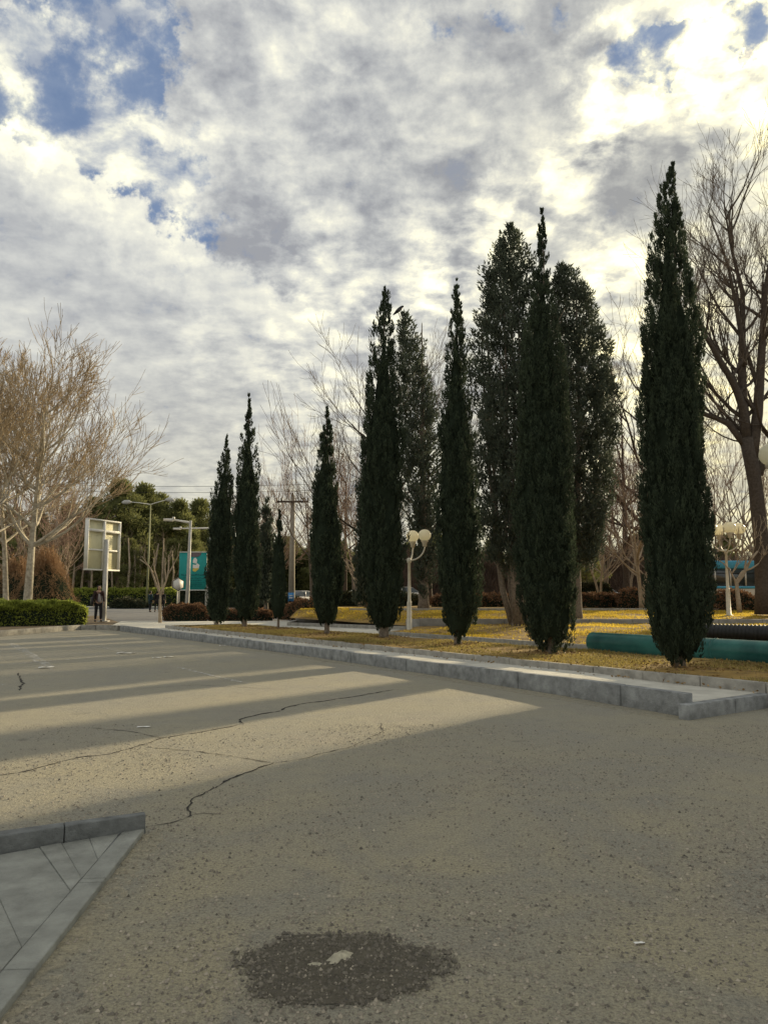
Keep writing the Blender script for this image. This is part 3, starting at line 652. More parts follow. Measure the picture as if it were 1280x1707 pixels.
# ------------------------------------------------------------------ foliage builders
def crown_from_profile(base_xy, y, prof, seed, density=1.0, plume=(.45, .075), core=.72, m=M_CYP, tuft=(.11, .032), per=34, parent=None, loose=0.0, lobes=(), upness=1.6, topthin=.8, core_top=.85, lump_a=.06):
    """prof: outline rows (pixel y, left, right) in the photograph; becomes a round solid crown about the trunk"""
    r_ = np.random.default_rng(seed)
    rows = []
    for py, xl, xr in sorted(prof, key=lambda q: -q[0]):
        a, b = V(xl, py, y), V(xr, py, y); rows.append((a[2], (a[0]+b[0])/2, abs(b[0]-a[0])/2))
    Z = np.array([q[0] for q in rows]); CX = np.array([q[1] for q in rows]); R = np.array([q[2] for q in rows])
    z0, z1 = Z[0], Z[-1]; ph = r_.uniform(0, 6.28, 12)
    def rad(z, a):
        base = np.interp(z, Z, R)
        l = lump_a*(np.sin(a*3+z*1.3+ph[0])+.7*np.sin(a*5-z*2.1+ph[1])+.6*np.sin(a*2+z*3.7+ph[2])+.5*np.sin(a*8+z*.9+ph[3]))
        return base*(1+l)
    area = np.trapezoid(2*PI*R, Z) if hasattr(np, 'trapezoid') else np.trapz(2*PI*R, Z)
    npl = int(area*density/(plume[0]*plume[1]*2*.55))
    cdf = np.cumsum(R+.06); cz = np.interp(r_.random(npl*2), np.concatenate([[0], cdf])/cdf[-1], np.concatenate([[Z[0]], Z]))
    zs = np.linspace(z0, z1, 200); w = np.interp(zs, Z, R)+.04; w = w/w.sum(); pz = np.minimum(r_.choice(zs, npl, p=w)+r_.normal(0, .05, npl), z1-plume[0]*.2)
    pa = r_.uniform(0, 2*PI, npl); rho = 1-np.abs(r_.normal(0, (.15 if not loose else .10)+loose, npl)); rho = np.clip(rho, .1, 1.0)
    rho = np.where(np.interp(pz, Z, R) < .42, np.sqrt(r_.random(npl)), rho)
    rr = np.maximum(rad(pz, pa)-plume[1]*.9, .005)*rho
    px_ = np.interp(pz, Z, CX)+rr*np.cos(pa); py_ = y+rr*np.sin(pa)
    size = r_.uniform(.6, 1.2, npl)*np.clip(np.interp(pz, Z, R)*(1.9 if not loose else 2.2)+.08, .22, 1)
    if not loose: size *= np.where(r_.random(npl) < .05, 1.35, .85)
    ptone = r_.random(npl)
    if not loose: per = int(per*1.35); tuft = (tuft[0]*.82, tuft[1]*.78)
    # tufts of every plume
    k = per; idx = np.repeat(np.arange(npl), k); n = len(idx); t = r_.random(n); an = r_.uniform(0, 2*PI, n)
    spindle = np.sin(np.clip(t*.95+.05, 0, 1)*PI)**.7*plume[1]*size[idx]*(1-.35*t)
    q = r_.random(n)**.5
    lean = .16+loose
    P = np.stack([px_[idx]+spindle*q*np.cos(an)+np.cos(pa[idx])*t*lean*plume[0]*size[idx], py_[idx]+spindle*q*np.sin(an)+np.sin(pa[idx])*t*lean*plume[0]*size[idx], pz[idx]+(t-.5)*plume[0]*size[idx]], 1)
    DD = np.stack([np.cos(an)*.8+np.cos(pa[idx])*.3, np.sin(an)*.8+np.sin(pa[idx])*.3, np.full(n, upness*(1.45 if not loose else 1))], 1)+r_.normal(0, .35, (n, 3))
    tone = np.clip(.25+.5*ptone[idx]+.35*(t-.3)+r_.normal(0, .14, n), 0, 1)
    keepm = P[:, 2] < z1+.03
    if topthin: keepm &= r_.random(n) > topthin*.22*np.clip((P[:, 2]-(z1-(z1-z0)*.25))/((z1-z0)*.25), 0, 1)
    mb = MB(); kites(mb, P[keepm], DD[keepm], (tuft[0]*r_.uniform(.6, 1.4, n))[keepm], tuft[1]*1.0, r_, tone[keepm])
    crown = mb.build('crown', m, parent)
    if core:
        K = 14; zc = np.linspace(z0+(z1-z0)*.015, z0+(z1-z0)*core_top, 46); vs = []
        for z in zc:
            for a in range(K):
                an_ = 2*PI*a/K; R_c = max(rad(z, an_)*core*(1-.25*max(0, (z-z0)/(z1-z0)-.5)), .01)
                R_c *= min(1, .04+(zc[-1]-z)/((z1-z0)*.30))
                vs.append((float(np.interp(z, Z, CX)+R_c*math.cos(an_)), y+R_c*math.sin(an_), z+.1*math.sin(a*2.1)))
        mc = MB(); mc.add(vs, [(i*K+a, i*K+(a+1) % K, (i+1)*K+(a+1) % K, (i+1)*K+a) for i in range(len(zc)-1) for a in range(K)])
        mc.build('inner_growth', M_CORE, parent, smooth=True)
    return z0, z1
def fix_parent(root):
    for ch in root.children: ch.matrix_parent_inverse = Matrix.Translation(-root.location)
def cypress(basepx, zb, prof, seed, label, trunk_r, group, **kw):
    bx, by, bz = U(basepx[0], basepx[1], zb)
    root = empty('cypress_tree', (bx, by, zb), label=label, cat='tree', group=group)
    z0, z1 = crown_from_profile((bx, by), by, prof, seed, parent=root, **kw)
    topx = V(prof[-1][1]*.5+prof[-1][2]*.5, prof[-1][0], by)[0]
    mb = MB(); r = random.Random(seed)
    zt = z0+(z1-z0)*.96; pts = []; rs = []
    for i in range(13):
        t = i/12; pts.append((bx+(topx-bx)*t+r.uniform(-.02, .02)*(i > 1), by+r.uniform(-.02, .02)*(i > 1), zb-.06+(zt-zb)*t)); rs.append(trunk_r*(1.35 if i == 0 else 1)*(1-t*.93))
    pts.insert(1, (bx, by, zb+.12)); rs.insert(1, trunk_r*1.02)
    mb.tube(pts, rs, 10); mb.build('trunk', M_BARK, root, smooth=True)
    fix_parent(root); return root
G1 = 'cypresses along the front lawn strip'
cypress((1133, 1112), .30, [(1102, 1112, 1152), (1088, 1096, 1168), (1070, 1088, 1176), (1020, 1076, 1185), (950, 1071, 1188), (850, 1067, 1182), (750, 1067, 1172), (650, 1066, 1171), (570, 1068, 1168), (500, 1073, 1157), (430, 1078, 1147), (380, 1084, 1140), (340, 1091, 1133), (312, 1096, 1129), (292, 1108, 1127), (270, 1119, 1125)], 11,
        'rightmost tall dark cypress, standing in front of the teal pipe', .085, G1, density=1.6, per=42, tuft=(.075, .022), plume=(.36, .06))
cypress((918, 1089), .30, [(1078, 892, 948), (1060, 880, 955), (1040, 868, 959), (980, 859, 963), (900, 856, 963), (800, 857, 959), (720, 861, 951), (640, 865, 944), (580, 869, 938), (520, 878, 931), (460, 886, 921), (420, 890, 916), (380, 893, 912), (347, 901, 905)], 12,
        'tall slender cypress with needle top between the two broad grey cypresses', .10, G1, density=1.3, per=38, tuft=(.085, .026), plume=(.40, .07))
cypress((763, 1075), .30, [(1064, 750, 776), (1040, 738, 792), (980, 728, 802), (900, 725, 801), (800, 727, 797), (720, 731, 790), (650, 735, 785), (600, 739, 781), (560, 743, 778), (510, 749, 772), (480, 754, 768), (463, 759, 762)], 13,
        'thin-topped cypress just right of the white globe lamp', .09, G1, density=1.15, per=36, tuft=(.10, .03), plume=(.42, .08), lump_a=.10, topthin=1.4)
cypress((640, 1063), .30, [(1050, 626, 656), (1030, 613, 668), (980, 607, 676), (900, 601, 676), (820, 598, 675), (750, 600, 674), (700, 604, 670), (620, 613, 665), (560, 619, 661), (520, 626, 657), (495, 631, 652), (480, 636, 646)], 14,
        'ragged cypress just left of the white globe lamp', .13, G1, density=1.1, per=36, tuft=(.11, .034), plume=(.45, .09), lump_a=.10)
cypress((545, 1057), .30, [(1043, 535, 556), (1025, 523, 566), (960, 515, 574), (900, 515, 573), (850, 518, 567), (780, 523, 562), (720, 533, 557), (692, 539, 552), (678, 543, 547)], 15,
        'pointed cypress standing right of the concrete utility pole', .08, G1, density=1.15, per=32, tuft=(.12, .036), plume=(.45, .09), core=.8)
cypress((464, 1048), .30, [(1031, 456, 472), (1010, 450, 478), (960, 451, 478), (910, 454, 476), (870, 460, 473), (850, 465, 468)], 16,
        'smallest young cypress in the row, left of the utility pole', .045, G1, density=1.2, per=30, tuft=(.11, .036), plume=(.35, .08), core=.8)
cypress((408, 1045), .30, [(1036, 397, 421), (1010, 389, 433), (950, 385, 437), (880, 387, 436), (800, 393, 432), (750, 397, 430), (720, 402, 428), (690, 409, 422), (657, 414, 416)], 17,
        'taller of the two cypresses at the far left end of the row', .09, G1, density=1.1, per=30, tuft=(.13, .042), plume=(.5, .10), lump_a=.08)
cypress((362, 1041), .28, [(1036, 352, 376), (1010, 343, 386), (950, 342, 389), (880, 346, 392), (820, 355, 391), (780, 362, 389), (750, 370, 385), (724, 377, 380)], 18,
        'leftmost cypress of the row, beside the teal banner', .07, G1, density=1.1, per=30, tuft=(.13, .042), plume=(.5, .10), lump_a=.08)
G2 = 'broad grey green cypresses behind the row'
def big_cyp(px, y, zb, prof, seed, label, tr, stems=0, **kw):
    bx = (px-640)/FPX*y/math.cos(PITCH)*math.cos(PITCH); bx = V(px, 1000, y)[0]
    root = empty('cypress_tree', (bx, y, zb), label=label, cat='tree', group=G2)
    z0, z1 = crown_from_profile((bx, y), y, prof, seed, parent=root, m=M_CYPG, **kw)
    mb = MB(); r = random.Random(seed); segs = []
    cxm = V((prof[2][1]+prof[2][2])/2, 900, y)[0]
    if stems:
        for i in range(stems):
            a = 2*PI*i/stems+r.uniform(-.2, .2); sp = r.uniform(.5, 1.35); n = 9; pts = []; rs = []; R0 = tr*r.uniform(.35, .6)
            for j in range(n):
                t = j/(n-1); rad = .10+sp*(t**.5)
                pts.append((bx+(cxm-bx)*t+math.cos(a)*rad+r.uniform(-.04, .04), y+math.sin(a)*rad, zb-.05+(z1-zb)*.8*t)); rs.append(R0*(1-t*.85))
            mb.tube(pts, rs, 6)
            for j in range(2, n-1):
                for q in range(3):
                    p = np.array(pts[j]); a2 = a+r.uniform(-1.1, 1.1); L = r.uniform(.4, .9); e = p+np.array((math.cos(a2)*L*.7, math.sin(a2)*L*.7, L))
                    segs.append((*p, *e, rs[j]*.4, .008))
        mb.tube([(bx, y, zb-.1), (bx, y, zb+.5)], [tr*1.5, tr*1.1], 10)
    else:
        mb.tube([(bx, y, zb-.1), (bx, y, zb+.4), (bx, y, z0+.8), (bx+(cxm-bx), y, z0+(z1-z0)*.5), (cxm, y, z1-.5)], [tr*1.35, tr, tr*.85, tr*.45, .02], 12)
        for j in range(26):
            zc = r.uniform(z0+.3, z0+(z1-z0)*.75); a = r.uniform(0, 6.28); L = r.uniform(.4, .9); p = np.array((cxm, y, zc)); e = p+np.array((math.cos(a)*L*.6, math.sin(a)*L*.6, L)); segs.append((*p, *e, tr*.25, .01))
    mb.segs(segs, 5); mb.build('trunk', M_BARK, root, smooth=True); fix_parent(root)
big_cyp(862, 26.5, .30, [(955, 835, 875), (930, 812, 905), (860, 795, 940), (780, 786, 950), (700, 785, 948), (620, 786, 938), (560, 789, 925), (500, 797, 905), (450, 813, 890), (410, 827, 874), (388, 839, 860), (374, 847, 853)], 21,
        'broad many-stemmed cypress with see-through crown left of the slender needle-top one', .17, stems=13, density=1.75, per=30, tuft=(.15, .048), plume=(.5, .15), core=0, loose=.24, lump_a=.15, upness=1.0, topthin=.3)
big_cyp(962, 28.5, .55, [(940, 955, 992), (915, 942, 1000), (850, 932, 1010), (760, 928, 1026), (700, 924, 1031), (640, 922, 1023), (560, 921, 1005), (500, 921, 985), (462, 924, 960), (440, 930, 936)], 22,
        'broad grey cypress with curved right side behind the needle-top one', .16, density=1.9, per=30, tuft=(.16, .05), plume=(.55, .16), core=0, loose=.24, lump_a=.12, upness=1.0, topthin=.3)
big_cyp(706, 35.0, .83, [(990, 698, 722), (950, 690, 728), (850, 677, 733), (760, 667, 733), (680, 662, 728), (600, 662, 712), (560, 665, 698), (522, 669, 678)], 23,
        'pale grey cypress with thick ribbed trunk behind the white globe lamp', .24, density=1.6, per=28, tuft=(.19, .06), plume=(.65, .19), core=0, loose=.26, lump_a=.14, upness=1.0, topthin=.3)
big_cyp(444, 44.0, .5, [(1000, 430, 458), (900, 431, 459), (860, 436, 453), (832, 442, 447)], 24,
        'low dim cypress behind the taller far-left pair', .12, density=1.2, per=24, tuft=(.24, .08), plume=(.6, .2), core=.7, loose=.1)
big_cyp(612, 38.0, .85, [(1005, 588, 632), (900, 592, 634), (830, 598, 634), (770, 606, 630)], 25,
        'dull grey cypress half hidden behind the ragged one', .13, density=1.2, per=24, tuft=(.22, .07), plume=(.6, .2), core=.7, loose=.12)

# ------------------------------------------------------------------ bare trees
def grow(segs, p, d, L, r, lvl, maxl, R, up=.12, nseg=5, wob=.16, kids=(3, 4), spread=.65, shrink=.62, rshrink=.58, tip=.006):
    p = np.array(p, float); d = np.array(d, float); d /= np.linalg.norm(d); st = L/nseg; r0 = r; starts = []
    rend = max(tip, r*(.5 if lvl < maxl else .35))
    for i in range(nseg):
        d = d+np.array((R.gauss(0, wob), R.gauss(0, wob), R.gauss(0, wob)))*.6+np.array((0, 0, up)); d /= np.linalg.norm(d)
        q = p+d*st; r1 = r+(rend-r)*(i+1)/nseg if i == nseg-1 else r0+(rend-r0)*(i+1)/nseg
        r1 = r0+(rend-r0)*(i+1)/nseg; ra = r0+(rend-r0)*i/nseg
        segs.append((*p, *q, ra, r1, lvl)); p = q; starts.append((p.copy(), d.copy(), r1, (i+1)/nseg))
    if lvl >= maxl: return
    nk = R.randint(*kids)
    for k in range(nk):
        if k == 0: pp, dd, rr, t = starts[-1]
        else: pp, dd, rr, t = starts[R.randint(max(0, int(nseg*.25)), nseg-1)]
        v = np.array((R.gauss(0, 1), R.gauss(0, 1), R.gauss(0, .7))); v -= dd*(v@dd); v /= np.linalg.norm(v)+1e-9
        s = spread*(R.uniform(.4, 1.25) if k else .35)
        nd = dd*math.cos(s)+v*math.sin(s)
        grow(segs, pp, nd, L*shrink*R.uniform(.75, 1.25)*(1.15 if k == 0 else 1), max(tip, rr*(rshrink*1.3 if k == 0 else rshrink)), lvl+1, maxl, R, up, max(2, nseg-(lvl > 1)), wob, kids, spread, shrink, rshrink, tip)
def bare_tree(name, stems, seed, label, mt, mtw, group=None, split=2, loc=(0, 0, 0), tips=None, **kw):
    """stems: list of (polyline pts, radii, [(index, dir, length, radius)...]) in local space"""
    R = random.Random(seed); segs = []; mb = MB()
    for pts, rs, kids_ in stems:
        mb.tube(pts, rs, 10)
        for i, d, L, r in kids_: grow(segs, pts[i], d, L, r, 1, R=R, **kw)
    a = np.array(segs)
    root = empty(name, loc, label=label, cat='tree', group=group)
    thick = a[a[:, 8] <= split][:, :8]; thin = a[a[:, 8] > split][:, :8]
    mb.segs(thick, 6); mb.build('trunk', mt, root)
    if len(thin): b2 = MB(); b2.segs(thin, 3); b2.build('branches', mtw, root)
    return root
def auto_kids(pts, n, R, i0, L, r, spread=1.0, up=.5):
    o = []
    for k in range(n):
        i = R.randint(i0, len(pts)-1); a = 2*PI*k/n*1.618+R.uniform(-.4, .4)
        t = (i-i0)/max(1, len(pts)-1-i0)
        o.append((i, (math.cos(a)*spread, math.sin(a)*spread, up+R.uniform(-.15, .3)+t*.3), L*(1-.45*t)*R.uniform(.8, 1.15), r*(1-.5*t)))
    return o
def line(pts, n):
    pts = [np.array(p, float) for p in pts]; seg = [np.linalg.norm(b-a) for a, b in zip(pts[:-1], pts[1:])]; T = sum(seg); o = []
    for i in range(n):
        s = T*i/(n-1); k = 0
        while k < len(seg)-1 and s > seg[k]: s -= seg[k]; k += 1
        o.append(tuple(pts[k]+(pts[k+1]-pts[k])*min(1, s/seg[k])))
    return o
# left plane trees, pale trunks behind the green hedge
def plane(px, y, pxtop, pytop, r0, seed, label, nk, Lk, maxl=5, lean=(0, 0), zs=.3, kids=(3, 4)):
    R = random.Random(seed); bx = V(px, 1000, y)[0]; tp = V(pxtop, pytop, y)
    pts = line([(0, 0, -.1), ((tp[0]-bx)*.25+lean[0], 0, tp[2]*.33), ((tp[0]-bx)*.7, 0, tp[2]*.68), (tp[0]-bx, 0, tp[2])], 12)
    rs = [r0*(1.25 if i == 0 else 1)*(1-i/11*.92) for i in range(12)]
    ks = auto_kids(pts, nk, R, 4, Lk, r0*.42)
    return bare_tree('plane_tree', [(pts, rs, ks)], seed, label, M_PLANE, M_TWIG, 'bare plane trees on the left', loc=(bx, y, .17), maxl=maxl, kids=kids, up=.10, spread=.66, shrink=.66, tip=.011, wob=.16)
plane(46, 41, 72, 700, .26, 31, 'large bare plane tree with thick pale trunk at left', 27, 3.35, 5, kids=(3, 4))
plane(13, 43, -5, 690, .18, 32, 'bare plane tree with thinner pale trunk left of the thick one', 18, 3.2, 5, kids=(3, 4))
plane(-14, 38, -50, 740, .20, 33, 'bare plane tree at the left edge with a long leaning limb', 14, 3.2, 5)
# leaning limb crossing from the edge
# reddish brown undergrowth trees behind them
def rel(px, py, y, ox, oz): q = V(px, py, y); return (q[0]-ox, 0, q[2]-oz)
# generic bare tree prototypes, reused by copying
def proto_bare(seed, H, r0, mt, mtw, nk, Lk, maxl, spread=.6, up=.12, tip=.012, kids=(3, 4), forks=1, label='', group=None, fan=1.0, upk=.5, i0=3):
    R = random.Random(seed); stems = []
    for f_ in range(forks):
        a = 2*PI*f_/forks+R.uniform(-.3, .3); o = (.0 if forks == 1 else .28)*H
        tip_ = (math.cos(a)*o*R.uniform(.5, 1), math.sin(a)*o, H*R.uniform(.85, 1))
        pts = line([(0, 0, -.15), (tip_[0]*.1, tip_[1]*.1, H*.2), (tip_[0]*.55, tip_[1]*.55, H*.55), tip_], 11)
        rs = [r0*(1.3 if i == 0 else 1)*(1-i/10*.93)*(1 if forks == 1 else .75) for i in range(11)]
        stems.append((pts, rs, auto_kids(pts, nk, R, i0, Lk, r0*.36, fan, upk)))
    return bare_tree('bare_tree', stems, seed, label, mt, mtw, group, maxl=maxl, kids=kids, up=up, spread=spread, tip=tip)
GB = 'bare trees behind the lawns'
def place(root, px, y, z, rz=0, sc_=1.0, label=None):
    x = V(px, 1000, y)[0]; root.location = (x, y, z); root.rotation_euler = (0, 0, rz); root.scale = (sc_,)*3
    if label: root['label'] = label
    return root
A_ = proto_bare(41, 13, .22, M_BARKD, M_TWIGD, 15, 4.4, 4, kids=(3, 5), spread=.62, up=.09, tip=.008, label='tall bare tree reaching up left behind the ragged cypress', group=GB)
place(A_, 652, 40, .8, .4, .98)
B_ = proto_bare(42, 9, .14, M_BARK, M_TWIGR, 9, 3.0, 4, kids=(2, 4), spread=.58, up=.16, tip=.008, forks=2, label='slim bare tree between the utility pole and the pointed cypress', group=GB)
place(B_, 520, 48, .6, 1.0, 1.05)
C_ = proto_bare(43, 6, .12, M_PALE, M_TWIGR, 9, 2.4, 4, spread=.7, up=.10, tip=.010, forks=3, label='low spreading bare tree with pale limbs left of the right cypress', group=GB, fan=1.0, upk=.6)
place(C_, 1068, 36, .85, 2.0, 1.0)
cp = [(A_, 575, 50, .8, 2.1, .78, 'bare tree whose arching branches fan out left of the ragged cypress'), (A_, 715, 46, .8, 4.0, .98, 'bare tree showing between the pale grey cypress and the thin-topped one'),
      (A_, 1045, 45, .85, 1.2, 1.02, 'bare tree with fine branches between the broad grey cypress and the rightmost one'), (A_, 1090, 38, .85, 5.2, 1.12, 'bare tree rising behind the rightmost dark cypress'),
      (B_, 455, 60, .3, .3, 1.0, 'bare tree behind the smallest cypress'), (B_, 590, 62, .6, 2.0, 1.1, 'bare reddish tree behind the pointed cypress'),
      (B_, 1010, 52, .7, 1.4, 1.05, 'reddish bare tree beside the broad grey cypress'), (B_, 1048, 58, .7, 2.6, 1.1, 'reddish bare tree behind the low pale-limbed one'),
      (B_, 1085, 50, .7, 4.4, 1.0, 'reddish bare tree left of the rightmost cypress'), (B_, 1195, 58, .7, .9, 1.25, 'bare tree behind the blue-topped bus'), (B_, 1235, 64, .7, 3.6, 1.35, 'bare tree beyond the right-hand lamp'),
      (B_, 1275, 55, .7, 5.5, 1.2, 'bare tree at the right edge behind the thick trunk'), 
      (C_, 600, 44, .8, .5, .9, 'low bare tree with pale limbs right of the pointed cypress'), (C_, 425, 52, .3, 3.9, 1.0, 'low pale-limbed bare tree between the far-left cypresses'),
      (C_, 1000, 44, .85, 5.1, .9, 'low bare tree with tangled limbs in front of the dark box hedge'), (C_, 35, 56, .15, 1.1, 1.3, 'low spreading bare tree behind the plane trunks'), (C_, 95, 60, .15, 2.9, 1.2, 'low bare tree left of the sign board')]
for o, px, y, z, rz, s_, lb in cp: place(copy_tree(o), px, y, z, rz, s_, lb)
# the big tree at the right edge
yR = 30.0; oz = .83; bx = V(1262, 1000, yR)[0]
def RP(px, py, dy=0): q = V(px, py, yR); return (q[0]-bx, dy, q[2]-oz)
st = []
R = random.Random(51)
main = line([RP(1276, 1024), RP(1268, 900), RP(1258, 800), RP(1243, 730)], 8); st.append((main, [.42, .33, .30, .285, .28, .27, .265, .26], []))
def limb(pix, r0, r1, n, L, nk, dy=0.0, i0=1):
    pts = line([RP(a, b, dy*k/max(1, len(pix)-1)) for k, (a, b) in enumerate(pix)], n)
    rs = [r0+(r1-r0)*i/(n-1) for i in range(n)]
    st.append((pts, rs, auto_kids(pts, nk, R, i0, L, r0*.38, .9, .75)))
limb([(1244, 738), (1235, 680), (1215, 640), (1190, 605), (1160, 560), (1140, 520)], .20, .03, 10, 2.6, 9, -.8)
limb([(1243, 735), (1238, 650), (1240, 570), (1243, 480), (1228, 420), (1222, 345)], .22, .02, 12, 2.9, 12, .5)
limb([(1251, 770), (1262, 690), (1268, 600), (1275, 480), (1288, 400), (1292, 340)], .24, .02, 12, 3.0, 12, 0)
limb([(1240, 740), (1215, 700), (1180, 685), (1140, 680), (1100, 690)], .15, .03, 9, 2.0, 8, 1.0)
limb([(1240, 610), (1225, 540), (1200, 450), (1165, 380)], .12, .02, 9, 2.2, 8, -1.0)
limb([(1257, 800), (1290, 740), (1330, 650), (1360, 520)], .20, .03, 9, 3.0, 10, .8)
limb([(1264, 650), (1245, 560), (1210, 500), (1180, 420)], .10, .02, 9, 2.2, 7, 1.2)
root = bare_tree('bare_tree', st, 51, 'big bare tree with thick leaning trunk at the right edge', M_BARKD, M_TWIGD, GB, loc=(bx, yR, oz), maxl=4, kids=(3, 5), up=.10, spread=.62, tip=.006, shrink=.64)
# pale forked shrub beside the right lamp
yS = 29.5; bxs = V(1231, 1000, yS)[0]; 
def SP(px, py, dy=0): q = V(px, py, yS); return (q[0]-bxs, dy, q[2]-.8)
st = []
for pix, r0 in (([(1232, 1020), (1228, 985), (1226, 972), (1240, 955), (1248, 935), (1262, 918)], .09), ([(1228, 985), (1224, 965), (1218, 955), (1214, 945)], .045), ([(1226, 972), (1236, 952), (1254, 946), (1264, 938)], .06), ([(1240, 955), (1243, 930), (1238, 915), (1235, 900)], .045), ([(1214, 948), (1205, 938), (1195, 932), (1186, 925)], .03)):
    pts = line([SP(a, b) for a, b in pix], 8); st.append((pts, [r0*(1-i/7*.6) for i in range(8)], auto_kids(pts, 2, R, 5, .8, .02, .8, .6)))
bare_tree('bare_tree', st, 52, 'small pale-barked forked tree beside the four-globe lamp', M_PALE, M_TWIGR, GB, loc=(bxs, yS, .78), maxl=3, tip=.008, split=9)
# pollarded sapling on the left
yP = 36.2; bxs = V(266, 1000, yP)[0]
def SP2(px, py, dy=0): q = V(px, py, yP); return (q[0]-bxs, dy, q[2]-.19)
st = []
for pix, r0, dy in (([(267, 1040), (267, 1010), (268, 990)], .085, 0), ([(268, 992), (260, 970), (252, 945), (236, 933)], .05, -.3), ([(268, 992), (262, 965), (256, 950), (254, 930)], .04, .3), ([(268, 992), (276, 972), (281, 955), (282, 925)], .05, 0), ([(277, 970), (274, 950), (273, 930)], .035, .4), ([(256, 955), (247, 940), (240, 928)], .03, -.4), ([(281, 957), (290, 940), (297, 925)], .03, .2)):
    pts = line([SP2(a, b, dy*k/len(pix)) for k, (a, b) in enumerate(pix)], 7); st.append((pts, [r0*(1-i/6*.5) for i in range(7)], auto_kids(pts, 2, R, 4, .4, .012, .5, .9)))
bare_tree('bare_tree', st, 53, 'pollarded young tree with upright bare limbs at the pavement edge', M_PALE, M_TWIG, GB, kids=(1, 2), loc=(bxs, yP, .2), maxl=3, tip=.007, split=9)
# leaning limb of the edge plane tree, in front of the thick trunk
# ------------------------------------------------------------------ pines of the wood, far left
def pine_proto(seed, H, Wd, n=150):
    r_ = np.random.default_rng(seed); R = random.Random(seed); mb = MB(); segs = []
    root = empty('pine_tree', label='', cat='tree')
    t0 = .26
    cl = []
    for i in range(n):
        t = R.random()**.8; z = H*(t0+(1-t0)*t); rad = Wd*.5*math.sin(min(1, (t*.9+.18))*PI)**.6*R.uniform(.25, 1); a = R.uniform(0, 2*PI)
        cl.append((rad*math.cos(a), rad*math.sin(a), z, R.uniform(.6, 1.15)*Wd*.15)); segs.append((0, 0, z-rad*.5, rad*math.cos(a), rad*math.sin(a), z, .06, .02))
    for (x, y, z, s) in cl:
        k = 130; v = r_.normal(size=(k, 3)); v /= np.linalg.norm(v, axis=1, keepdims=True); v[:, 2] *= .6
        q = v*s*r_.uniform(.35, 1.1, (k, 1))+np.array((x, y, z)); tb = r_.random()*.5
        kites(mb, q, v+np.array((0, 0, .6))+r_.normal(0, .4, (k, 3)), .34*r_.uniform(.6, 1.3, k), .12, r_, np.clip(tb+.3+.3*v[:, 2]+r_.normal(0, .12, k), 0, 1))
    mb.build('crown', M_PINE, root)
    tb = MB(); tb.tube([(0, 0, -.2), (.05, 0, H*.3), (.15, .1, H*.6), (.1, .1, H*.92)], [.24, .19, .13, .03], 8); tb.segs(segs, 4); tb.build('trunk', M_BARK, root)
    return root
GP = 'pines of the wood beyond the road'
PA = pine_proto(61, 13, 7.5); PB = pine_proto(62, 12, 6.5, 130)
tag(PA, group=GP); tag(PB, group=GP)
pl = [(PA, 195, 92, 1.13, 'tallest pine of the wood, its top right of the plane tree crown'), (PB, 235, 96, 1.22, 'dark pine just behind the twin-headed street light'), (PA, 262, 104, 1.12, 'pine with round top right of the twin-headed street light'),
      (PB, 296, 98, 1.08, 'pine above the horizontal arm of the camera pole'), (PA, 330, 108, 1.1, 'pine behind the leftmost cypress'), (PB, 150, 90, 1.02, 'pine behind the sign board'), (PA, 110, 96, .95, 'pine behind the brown weeping bush'), (PB, 60, 92, .9, 'pine behind the thick plane trunk'),
      (PA, 15, 98, .92, 'pine at the left edge of the wood'), (PB, 215, 88, .62, 'low pine under the taller ones left of the street light'), (PA, 285, 90, .58, 'low pine behind the pollarded tree'), (PB, 318, 92, .72, 'low pine behind the teal banner'),
      (PB, 365, 112, .95, 'pine between the two far-left cypresses'), (PA, 420, 118, .88, 'pine right of the far-left cypress pair'), (PB, 520, 122, .8, 'pine low behind the utility pole'), (PA, 570, 128, .75, 'pine low beyond the pointed cypress'),
      (PB, 980, 70, .55, 'olive conifer under the broad grey cypress'), (PA, 1065, 120, .8, 'distant pine left of the rightmost cypress'), (PB, 1215, 110, .8, 'distant pine above the bus'), (PA, 1150, 115, .8, 'distant pine behind the rightmost cypress'), (PB, 680, 110, .7, 'distant pine behind the globe lamp'), (PA, 820, 115, .72, 'distant pine behind the many-stemmed cypress')]
used = set()
for o, px, y, s_, lb in pl:
    c = o if o.name not in used else copy_tree(o); used.add(o.name)
    place(c, px, y, .1, (px*1.7) % 6.28, s_, lb)
